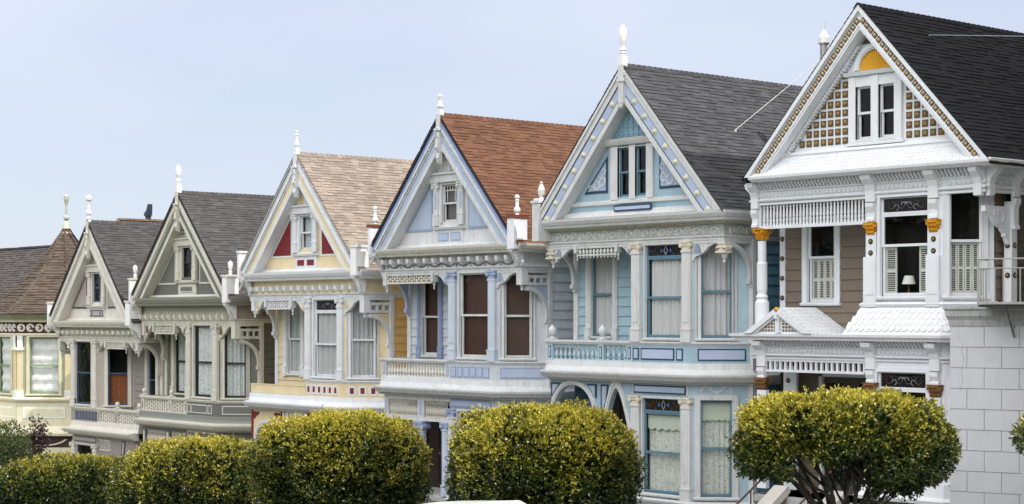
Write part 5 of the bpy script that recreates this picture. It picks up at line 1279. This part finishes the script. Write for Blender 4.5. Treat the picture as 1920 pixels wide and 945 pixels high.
    H.add(m, 'finial', [M('finial_sage', (170, 176, 158)), M('copper_pale', (170, 140, 126), metal=.3)])
    # main body with hipped roof behind the turret
    m = MB(); m.siding(rect(-4, 3.3, -1, top), F=Fr(0, 3.0)); m.siding(rect(0, 12, -1, top), F=Fr(3.3, 3.0, ang=90)); H.add(m, 'side_wall', [PE])
    m = MB(); b0 = [(-4.5, 2.6), (3.4, 2.6), (3.4, 16), (-4.5, 16)]; zt_ = top+4.2
    rg = [(-1.0, 5.6), (-1.0, 14.0)]
    m.add([(x, -y, top-.05) for x, y in b0]+[(x, -y, zt_) for x, y in rg], [(0, 1, 4), (1, 2, 5, 4), (2, 3, 5), (3, 0, 4, 5)]); r2 = H.add(m, 'hip_roof', [M('roof_deck_brown2', (70, 58, 50))])
    A_ = Vector((3.4, 2.6, top-.05)); U = Vector((0, 1, 0)); Zd = (Vector((-1.0, 2.6, zt_))-A_); Lh = Zd.length; Zd.normalize(); N_ = Vector((Zd.z, 0, -Zd.x)); sh = MB(); F = Fr(A_.x, A_.y, A_.z, axes=(U, N_, Zd)); shingle(sh, F, 13.4, Lh, ex=.16, cutf=lambda z: (3.0*z/Lh, 13.4-2*z/Lh), th=.02)
    A_ = Vector((-4.5, 2.6, top-.05)); U = Vector((1, 0, 0)); Zd = (Vector((-4.5, 5.6, zt_))-A_); Lh = Zd.length; Zd.normalize(); N_ = Vector((0, -Zd.z, Zd.y)); F = Fr(A_.x, A_.y, A_.z, axes=(U, N_, Zd)); shingle(sh, F, 7.9, Lh, ex=.16, cutf=lambda z: (3.5*z/Lh, 7.9-4.4*z/Lh), th=.02)
    y = 5.6
    while y < 14: sh.box(-1.14, -.86, -y-.34, -y, zt_-.03, zt_+.05+random.uniform(0, .02), 0, F00); y += .36
    H.add(sh, 'shingles', [M('shingle_brown_tan', (190, 160, 138), **shg)], r2)
    return H
tu = turret()
# ------------------------------------------------------------------ houses further off: two more roofs
def far_house(name, x0, x1, y0, y1, zg, ze, zr, MW, MR_, label, hip=2.5, rot=0):
    cxm, cym = (x0+x1)/2, (y0+y1)/2
    r_ = tag(empty(name, (cxm, y0, zg)), label, 'house'); o = Vector((cxm, y0, zg))
    m = MB()
    for F, L_ in ((Fr(x0, y0), x1-x0), (Fr(x1, y0, ang=90), y1-y0), (Fr(x1, y1, ang=180), x1-x0), (Fr(x0, y1, ang=-90), y1-y0)): m.siding(rect(0, L_, zg, ze), F=F)
    m.v = [v-o for v in m.v]; solo(m, 'wall', [MW], None, r_)
    m = MB(); e = .4; b = [(x0-e, y0-e), (x1+e, y0-e), (x1+e, y1+e), (x0-e, y1+e)]; rg = [(x0+hip, cym), (x1-hip, cym)]
    pts = [Vector((x, y, ze)) for x, y in b]+[Vector((x, y, zr)) for x, y in rg]
    m.v = pts[:]; m.f = [[0, 1, 5, 4], [1, 2, 5], [2, 3, 4, 5], [3, 0, 4], [0, 1, 2, 3]]; m.m = [0]*5; m.v = [v-o for v in m.v]; ro = solo(m, 'roof', [M('roof_deck_brown2', (70, 58, 50))], None, r_)
    sh = MB()
    for a, b_, c_, d_ in ((0, 1, 5, 4), (1, 2, 5, 5)):
        A_, B_, C_, D_ = pts[a], pts[b_], pts[c_], pts[d_]; U = (B_-A_).normalized(); w0 = (B_-A_).length
        N_ = U.cross(D_-A_).normalized(); N_ = N_ if N_.z > 0 else -N_; Zd = N_.cross(U); Zd = Zd if Zd.z > 0 else -Zd
        Lh = (D_-A_).dot(Zd); l_ = (D_-A_).dot(U); r0 = w0-(C_-A_).dot(U)
        shingle(sh, Fr(A_.x, A_.y, A_.z, axes=(U, N_, Zd)), w0, Lh, ex=.2, tab=(.3, .6), cutf=lambda z: (l_*z/Lh, w0-r0*z/Lh), th=.02)
    x = rg[0][0]
    while x < rg[1][0]: sh.box(x, x+.36, -cym-.14, -cym+.14, zr-.04, zr+.05+random.uniform(0, .02)); x += .38
    sh.v = [v-o for v in sh.v]; solo(sh, 'shingles', [MR_], None, ro)
    r_.rotation_euler = (0, 0, R(rot))
    return r_, o
fh, fo_ = far_house('grey_roofed_house', -72, -45.0, 6.0, 16, 0, 9.2, 13.8, M('far_wall', (150, 145, 140)), M('shingle_old_grey', (122, 114, 112), **shg), 'house with weathered grey brown roof beyond the turret', hip=.6)
bh = [o for o in tu.root.children if o.name.startswith('hip_roof')][0]; bo_ = tu.root.location
pv = Vector((-34.9, 7.3, 14.46))
m = MB(); m.lathe(0, 0, [(.13, -1.2), (.13, .05), (.15, .07), (.15, .12)], 12); m.prism([(-.18, .1), (.16, .12), (.17, .62), (.02, .34), (-.16, .22)], -.12, .12)
m.v = [v+(pv-bo_) for v in m.v]; solo(m, 'roof_vent', [M('vent_dark_blue', (52, 60, 74), rough=.35, metal=.3)], None, bh)
# ------------------------------------------------------------------ guy wire on the blue house roof, cable over the white roof
def on_slope(px, py, x0, z0, sx, sz):
    # ray against the right slope through (x0,z0) falling sz/sx
    best = None
    for i in range(2000):
        Y = i*.01-.5; p = at(px, py, Y); d = p.z-(z0-(p.x-x0)*sz/sx)
        if best is None or abs(d) < best[0]: best = (abs(d), p)
    return best[1]
g0 = on_slope(1378, 246, 3.6, 3+13.51, 3.5, 3.93)
m = MB(); m.tube([(0, 0, .02), ((6.9-g0.x), -(3.63-g0.y), 16.7-g0.z)], .011, 6); m.dome(0, 0, .04, -.02, .04)
tag(solo(m, 'guy_wire', [M('wire_pale', (225, 225, 220), rough=.4)], g0), 'thin pale guy wire rising from the dark grey roof to the flue', 'wire')
g1 = on_slope(1742, 68, 7.6+3.61, 3.6+13.42, 3.42, 3.71)
e1 = at(1990, 69, g1.y-1.0)
m = MB(); m.tube([(0, 0, .03), (e1.x-g1.x, -(e1.y-g1.y), e1.z-g1.z)], .010, 6); m.lathe(0, 0, [(.02, -.15), (.02, .03)], 6)
tag(solo(m, 'service_cable', [M('wire_grey', (150, 154, 158), rough=.4)], g1), 'thin grey cable running off the black roof to the right', 'cable')
# ------------------------------------------------------------------ ground, street, park
SLP = .081
def gz(x): return 3+SLP*(x-3.5)
def gmesh(name, x0, x1, y0, y1, dz0, dz1, mat_, nx=40, ny=1, rise=None, thick=None):
    vs = []; fs = []
    for j in range(ny+1):
        for i in range(nx+1):
            x = x0+(x1-x0)*i/nx; y = y0+(y1-y0)*j/ny
            xx = max(-110, min(70, x)); z = gz(xx)+dz0+(dz1-dz0)*j/ny+(rise(x, y) if rise else 0); vs.append((x, y, z))
    for j in range(ny):
        for i in range(nx): a = j*(nx+1)+i; fs.append((a, a+1, a+nx+2, a+nx+1))
    me = bpy.data.meshes.new(name); me.from_pydata(vs, [], fs); me.materials.append(mat_)
    o = bpy.data.objects.new(name, me); COL.objects.link(o); o['kind'] = 'structure'; return o
AS = M('asphalt', (62, 62, 64), rough=.9, var=.2, bump=.6, bscale=120); CO = M('pavement_concrete', (150, 147, 140), rough=.9, var=.15, bump=.3); GRS = M('park_grass', (70, 92, 40), rough=.95, var=.35, bump=.8, bscale=40, k=.8)
gmesh('ground', -700, 700, -4.0, 700, -.02, -.02, M('yard_ground', (120, 116, 105), rough=.95, var=.2), 60, 20)
gmesh('pavement', -150, 150, -7.6, -4.0, .0, .0, CO, 60)
gmesh('kerb', -150, 150, -7.75, -7.6, -.14, .0, M('kerb_concrete', (165, 162, 156), rough=.9), 60)
gmesh('road', -150, 150, -18.5, -7.75, -.14, -.14, AS, 60)
gmesh('road_marking', -150, 150, -13.2, -13.08, -.136, -.136, M('road_paint', (210, 190, 90)), 60)
gmesh('far_pavement', -150, 150, -22, -18.5, .0, .0, CO, 60)
gmesh('park', -700, 700, -700, -22, 0, 0, GRS, 80, 60, rise=lambda x, y: min(5.5, (-22-y)*.17)*(1-.0))
# ------------------------------------------------------------------ clipped street trees
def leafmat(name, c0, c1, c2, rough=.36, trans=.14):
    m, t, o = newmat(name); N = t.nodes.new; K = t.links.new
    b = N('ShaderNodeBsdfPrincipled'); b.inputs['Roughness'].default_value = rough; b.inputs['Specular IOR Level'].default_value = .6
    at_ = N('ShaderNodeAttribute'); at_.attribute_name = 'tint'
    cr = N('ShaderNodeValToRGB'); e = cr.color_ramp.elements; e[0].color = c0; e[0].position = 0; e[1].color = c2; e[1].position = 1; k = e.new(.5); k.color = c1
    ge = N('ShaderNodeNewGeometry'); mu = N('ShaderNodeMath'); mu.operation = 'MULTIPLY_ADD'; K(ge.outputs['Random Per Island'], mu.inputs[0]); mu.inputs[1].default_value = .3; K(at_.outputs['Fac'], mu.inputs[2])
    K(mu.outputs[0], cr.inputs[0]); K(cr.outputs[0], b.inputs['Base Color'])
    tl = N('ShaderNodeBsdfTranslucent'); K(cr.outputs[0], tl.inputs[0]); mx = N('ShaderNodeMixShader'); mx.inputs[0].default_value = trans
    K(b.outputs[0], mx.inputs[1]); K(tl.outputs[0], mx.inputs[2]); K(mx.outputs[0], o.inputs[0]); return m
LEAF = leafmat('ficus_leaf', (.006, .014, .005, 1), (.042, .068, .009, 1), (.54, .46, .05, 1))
LEAF2 = leafmat('shrub_leaf', (.012, .024, .010, 1), (.05, .08, .022, 1), (.15, .17, .05, 1))
LEAFP = leafmat('plum_leaf', (.012, .006, .008, 1), (.03, .012, .014, 1), (.06, .02, .02, 1))
BARK = M('bark', (66, 60, 52), rough=.9, var=.3, bump=1.0, bscale=30, k=.8)
def blob_points(rng, n, rad, seed, power=2.6, lo=-1.0, shell=(.82, 1.0), flat_bottom=None):
    """points in a bumpy rounded-box crown; returns position and outward direction"""
    d = rng.normal(size=(n, 3)); d /= np.linalg.norm(d, axis=1)[:, None]
    d = d[d[:, 2] > lo]
    k = (np.hypot(d[:, 0], d[:, 1])**power+np.abs(d[:, 2])**power)**(-1/power)
    ph = np.random.RandomState(seed).uniform(0, 6, 12)
    b = 1+.045*np.sin(5*d[:, 0]+ph[0])*np.sin(4*d[:, 1]+ph[1])+.045*np.sin(9*d[:, 0]+7*d[:, 2]+ph[2])+.04*np.sin(11*d[:, 1]-8*d[:, 2]+ph[3])+.02*np.sin(17*d[:, 0]+13*d[:, 1]+ph[4])
    s = rng.uniform(shell[0], shell[1], len(d))
    p = d*(k*b*s)[:, None]*np.array(rad)
    return p, d
def leaves(name, groups, matl, parent, origin):
    """groups: (positions, dirs, per-cluster leaf count, length, tint)"""
    V = []; Tn = []
    for (p, d, cnt, ln, tint, rng) in groups:
        n = len(p); P = np.repeat(p, cnt, 0); Dd = np.repeat(d, cnt, 0); t = np.repeat(tint, cnt)
        g = rng.normal(size=P.shape)*.75+Dd*1.0+np.array([0, 0, .35]); g /= np.linalg.norm(g, axis=1)[:, None]
        r = np.cross(g, rng.normal(size=P.shape)); r /= np.linalg.norm(r, axis=1)[:, None]
        L_ = (ln*rng.uniform(.7, 1.25, len(P)))[:, None]; P = P+rng.normal(size=P.shape)*ln*.25
        w = L_*.24; nn = np.cross(g, r)
        V.append(np.stack([P, P+g*L_*.5+r*w+nn*L_*.06, P+g*L_, P+g*L_*.5-r*w+nn*L_*.06], 1)); Tn.append(t)
    V = np.concatenate(V).reshape(-1, 3); t = np.concatenate(Tn); nf = len(V)//4
    me = bpy.data.meshes.new(name); me.vertices.add(nf*4); me.vertices.foreach_set('co', V.astype(np.float32).ravel())
    me.loops.add(nf*4); me.loops.foreach_set('vertex_index', np.arange(nf*4, dtype=np.int32)); me.polygons.add(nf)
    me.polygons.foreach_set('loop_start', np.arange(0, nf*4, 4, dtype=np.int32)); me.polygons.foreach_set('loop_total', np.full(nf, 4, dtype=np.int32))
    at_ = me.attributes.new('tint', 'FLOAT', 'POINT'); at_.data.foreach_set('value', np.repeat(t, 4).astype(np.float32))
    me.materials.append(matl); me.update(calc_edges=True)
    o = bpy.data.objects.new(name, me); COL.objects.link(o); o.parent = parent; return o
def noise3(p, s, seed):
    ph = np.random.RandomState(seed).uniform(0, 6, 9)
    return (np.sin(p[:, 0]*s+ph[0])*np.sin(p[:, 1]*s*1.1+ph[1])+np.sin(p[:, 2]*s*1.4+p[:, 0]*s*.7+ph[2])+np.sin(p[:, 1]*s*1.7-p[:, 2]*s+ph[3]))/3
def tree(x, y, ztop, rad, label, seed, lo=-1.0, n=9000, cut=None, tint0=.33, power=2.6, ll=.078, trunkz=None, group='clipped street trees in front of the houses'):
    base = gz(x); rt = tag(empty('street_tree', (x, y, base)), label, 'tree', group); rng = np.random.RandomState(seed)
    zc = ztop-base-rad[2]
    g = []
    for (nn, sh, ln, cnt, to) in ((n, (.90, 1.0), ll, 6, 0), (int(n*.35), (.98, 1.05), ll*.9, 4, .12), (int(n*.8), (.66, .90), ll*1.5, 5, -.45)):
        p, d = blob_points(rng, nn, rad, seed, power, lo, sh)
        if cut is not None: k = cut(p, d); p, d = p[k], d[k]
        cl = noise3(p, 2.2, seed); cl2 = noise3(p, 5.5, seed+1)
        keep = rng.uniform(size=len(p)) < np.clip(.80+.5*cl2, .25, 1) if to >= 0 else np.ones(len(p), bool)
        p, d, cl, cl2 = p[keep], d[keep], cl[keep], cl2[keep]
        tn = np.clip(tint0+.16*cl+.14*cl2+.40*np.clip(p[:, 2]/rad[2], -.9, 1)-.04+to+rng.normal(size=len(p))*.09, 0, 1)  # yellow new growth on top, plus lit tops and shaded undersides painted into tint
        g.append((p+np.array([0, 0, zc]), d, cnt, ln, tn, rng))
    # stray shoots standing above the clipped top
    k = 26; a = rng.uniform(0, 6.28, k); rr = rng.uniform(.1, .85, k); sx = np.cos(a)*rr*rad[0]; sy = np.sin(a)*rr*rad[1]
    top = zc+rad[2]*(1-np.abs(rr)**power)**(1/power)
    ps = []; 
    for i in range(k):
        for j in range(rng.randint(2, 7)): ps.append((sx[i]+rng.normal()*.02, sy[i]+rng.normal()*.02, top[i]-.03+j*.035))
    ps = np.array(ps); g.append((ps, np.tile([0, 0, 1.], (len(ps), 1)), 4, ll*.85, np.full(len(ps), .75), rng))
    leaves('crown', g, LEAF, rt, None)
    # trunk and spreading limbs
    m = MB(); random.seed(seed); zf = (zc-rad[2]*.75)*.72 if trunkz is None else trunkz
    m.tube([(0, 0, -.3), (.02, .01, .4), (.0, .02, zf*.6), (.05, -.03, zf)], .13, 10, r1=.10)
    for i in range(9):
        a = i*2*math.pi/9+random.uniform(-.2, .2); L_ = random.uniform(.6, .9)
        ex, ey = math.cos(a)*rad[0]*L_*.85, math.sin(a)*rad[1]*L_*.85; ez = zc+random.uniform(-.35, .2)*rad[2]
        pts = []
        for k in range(7):
            t = k/6; pts.append((ex*t+random.uniform(-.04, .04), -(ey*t)+random.uniform(-.04, .04), zf*.82+(ez-zf*.82)*(t**.75)))
        m.tube(pts, .06, 8, r1=.022)
        for k in (2, 3, 4):
            b = pts[k]; aa = a+random.choice((-1, 1))*random.uniform(.4, .9); l2 = random.uniform(.5, .9)
            q = [b, (b[0]+math.cos(aa)*l2*.5, b[1]-math.sin(aa)*l2*.5, b[2]+.25), (b[0]+math.cos(aa)*l2, b[1]-math.sin(aa)*l2, b[2]+.65)]
            m.tube(q, .035, 6, r1=.014)
    solo(m, 'trunk', [BARK], None, rt)
    return rt
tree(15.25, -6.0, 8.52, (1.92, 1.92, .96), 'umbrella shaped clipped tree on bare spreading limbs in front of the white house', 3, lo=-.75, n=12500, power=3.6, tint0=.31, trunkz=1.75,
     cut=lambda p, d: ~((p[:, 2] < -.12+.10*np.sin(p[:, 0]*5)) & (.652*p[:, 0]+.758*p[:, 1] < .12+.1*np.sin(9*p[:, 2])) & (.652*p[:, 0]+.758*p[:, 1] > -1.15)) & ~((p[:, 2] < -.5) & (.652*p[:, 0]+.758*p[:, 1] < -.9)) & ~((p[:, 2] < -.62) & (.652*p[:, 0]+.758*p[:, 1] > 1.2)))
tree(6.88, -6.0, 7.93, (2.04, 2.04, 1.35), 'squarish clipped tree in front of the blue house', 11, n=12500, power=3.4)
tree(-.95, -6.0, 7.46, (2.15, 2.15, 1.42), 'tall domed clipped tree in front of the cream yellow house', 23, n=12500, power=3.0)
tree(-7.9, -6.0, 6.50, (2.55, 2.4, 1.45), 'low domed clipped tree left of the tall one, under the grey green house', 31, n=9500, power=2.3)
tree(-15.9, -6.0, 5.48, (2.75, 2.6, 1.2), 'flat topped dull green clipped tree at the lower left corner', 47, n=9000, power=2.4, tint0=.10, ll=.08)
# bushy tree at the far left, plum coloured shrub, leafy branch end at the right edge
def bush(name, x, y, z0, rad, mt, n, label, cat, seed, tint=.4, ll=.08):
    rt = tag(empty(name, (x, y, gz(x))), label, cat); rng = np.random.RandomState(seed); dz = z0-gz(x); g = []
    for (nn, sh) in ((n, (.55, 1.08)), (n//2, (.2, .7))):
        p, d = blob_points(rng, nn, rad, seed, 2.0, -1, sh); c_ = noise3(p, 3.5, seed); k = c_+rng.normal(size=len(p))*.3 > -.35; p, d, c_ = p[k], d[k], c_[k]
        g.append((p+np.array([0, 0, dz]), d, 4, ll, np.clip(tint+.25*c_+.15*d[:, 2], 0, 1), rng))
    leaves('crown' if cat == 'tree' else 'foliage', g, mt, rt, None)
    m = MB(); m.tube([(0, 0, -.2), (.03, .05, dz*.5), (0, 0, dz)], .07, 8, r1=.04)
    for i in range(7):
        a = i*.9; m.tube([(0, 0, dz*.55), (math.cos(a)*rad[0]*.4, math.sin(a)*rad[1]*.4, dz*.9), (math.cos(a)*rad[0]*.75, math.sin(a)*rad[1]*.75, dz+rad[2]*.4)], .03, 6, r1=.01)
    solo(m, 'trunk' if cat == 'tree' else 'stem', [BARK], None, rt); return rt
p = at(4, 858, -4.2); bush('leafy_tree', p.x, p.y, p.z-.1, (1.15, 1.1, 1.4), LEAF2, 3800, 'loose grey green tree at the left edge, below the turret', 'tree', 5, ll=.09)
p = at(66, 822, -2.6); bush('plum_shrub', p.x, p.y, p.z, (.55, .5, .85), LEAFP, 420, 'dark plum leaved shrub between the loose tree and the turret house', 'shrub', 9, ll=.09)
p = at(1968, 818, -6.5); bush('edge_tree', p.x, p.y, p.z, (.56, .6, .36), LEAF, 900, 'leafy branch tip of a tree reaching in at the right edge', 'tree', 15, tint=.35, ll=.08)
# ------------------------------------------------------------------ white van parked at the kerb
def van():
    x1 = 10.2; x0 = 5.2; y0 = -10.8; y1 = -9.0; xc = (x0+x1)/2; yc = (y0+y1)/2
    zg = gz(xc)-.14; zt = 6.38-zg-SLP*2.4
    rt = tag(empty('parked_van', (xc, yc, zg)), 'white high roofed van with small red roof lamps, parked in front of the trees', 'van'); rt.rotation_euler = (0, -math.atan(SLP), 0)
    P = M('van_white_paint', (240, 240, 240), k=1.1, rough=.18, var=.02, bump=0); BK = M('rubber_black', (30, 30, 32), rough=.8)
    hl = (x1-x0)/2; hw = (y1-y0)/2; zs = zt
    # body: lofted cross-sections along x (front at -x)
    secs = [(-hl, .45, 1.0, .80), (-hl+.08, .38, 1.12, .92), (-hl+.9, .34, 1.30, 1.0), (-hl+1.0, .34, 1.34, 1.0), (-hl+1.75, .34, zs-.22, .99), (-hl+2.2, .34, zs-.06, 1.0), (hl-2.0, .34, zs-.02, 1.0), (hl-1.98, .34, zs, 1.0), (hl-.25, .34, zs, 1.0), (hl-.05, .36, zs-.07, .98), (hl, .42, zs-.16, .96)]
    m = MB(); k = 16; rows = []
    for (x, zb, z1, ws) in secs:
        r = .16; w = hw*ws; tw = w*.93
        pr = [(-w, zb+.05), (-w+.04, zb), (w-.04, zb), (w, zb+.05), (w, z1*.55), (tw+.01, z1-r)]+[(tw-r+r*math.cos(R(a)), z1-r+r*math.sin(R(a))) for a in (20, 45, 70, 90)]+[(0, z1+.02)]+[(-tw+r-r*math.cos(R(a)), z1-r+r*math.sin(R(a))) for a in (90, 70, 45, 20)]+[(-tw-.01, z1-r), (-w, z1*.55)]
        rows.append([(x, o, z) for o, z in pr])
    n = len(rows[0]); pts = [p for r in rows for p in r]
    m.add(pts, [(i*n+j, i*n+(j+1) % n, (i+1)*n+(j+1) % n, (i+1)*n+j) for i in range(len(rows)-1) for j in range(n)]+[list(range(n)), [(len(rows)-1)*n+j for j in range(n)]])
    solo(m, 'body', [P], None, rt)
    for sg in (-1, 1):
        for (a, b) in ((-hl+1.5, -hl+2.3), (-hl+2.5, -hl+3.6), (-hl+3.75, hl-.35)):
            m = MB(); w = hw+.005; f = lambda z: sg*(hw*(1-.07*max(0, (z/zs-.55)/.45))+.006)
            z0, z1 = 1.35, 1.95; m.add([(a+.1 if a < -hl+1.6 else a, f(z0), z0), (b, f(z0), z0), (b, f(z1), z1), (a+.35 if a < -hl+1.6 else a, f(z1), z1)], [(0, 1, 2, 3)]); solo(m, 'side_window', [GLASSD], None, rt)
        for x in (-hl+.95, hl-1.1):
            m = MB(Fr(0, 0)); o = sg*(hw-.06); m.disc(x, .34, .34, o-.11, o+.11, 20, 0); wo = solo(m, 'wheel', [BK], None, rt)
            m = MB(); m.disc(x, .34, .2, o+sg*.105, o+sg*.125, 16, 0); solo(m, 'hubcap', [M('wheel_silver', (170, 170, 172), metal=.7, rough=.3)], None, wo)
        m = MB(); m.box(hl-.02, hl+.012, sg*(hw-.2)-.06, sg*(hw-.2)+.06, .9, 1.25); solo(m, 'tail_light', [M('lamp_red', (150, 20, 24), rough=.2, bump=0)], None, rt)
        m = MB(); m.box(-hl-.01, -hl+.05, sg*(hw-.3)-.14, sg*(hw-.3)+.14, .62, .84); solo(m, 'headlight', [M('lens_clear', (200, 205, 210), rough=.1, bump=0)], None, rt)
    m = MB(); m.add([(-hl+1.02, -hw*.85, 1.42), (-hl+1.02, hw*.85, 1.42), (-hl+1.66, hw*.78, zs-.42), (-hl+1.66, -hw*.78, zs-.42)], [(0, 1, 2, 3)]); solo(m, 'windscreen', [GLASSD], None, rt)
    m = MB(); m.box(hl-.03, hl+.08, -hw+.06, hw-.06, .38, .55); solo(m, 'bumper', [BK], None, rt)
    m = MB(); 
    for s_ in (-1, 1): m.box(hl+.001, hl+.006, s_*.42-.34, s_*.42+.34, 1.35, 1.95)
    solo(m, 'rear_window', [GLASSD], None, rt)
    for i in (-1, 0, 1):
        m = MB(); m.box(hl-.08, hl-.01, i*.2-.035, i*.2+.035, zs-.085, zs-.03); solo(m, 'marker_lamp', [M('lamp_crimson', (190, 40, 80), rough=.3, bump=0)], None, rt)
    return rt
van()
# ------------------------------------------------------------------ the park's own wood across the street (seen only in the window panes)
def park_wood():
    rng = np.random.RandomState(3); g = []
    for i in range(44):
        if i < 26: x = 8-i*5.2+rng.uniform(-1, 1); y = -46-rng.uniform(0, 12)
        else: x = 44+(i-26)*4+rng.uniform(-1, 1); y = -60-rng.uniform(0, 14)+((i-26)*1.2)
        h = rng.uniform(11, 17); z = gz(max(-110, min(70, x)))+4+h*.55
        p, d = blob_points(rng, 900, (rng.uniform(3.5, 5), rng.uniform(3.5, 5), h*.55), i, 2.0, -1, (.45, 1.05)); g.append((p+np.array([x, y, z]), d, 2, .95, np.clip(.2+.2*noise3(p, 1.2, i), 0, 1), rng))
    o = leaves('park_wood', g, LEAF2, None, None); o['kind'] = 'stuff'; o['label'] = 'dark wood across the park'; o['category'] = 'wood'
park_wood()
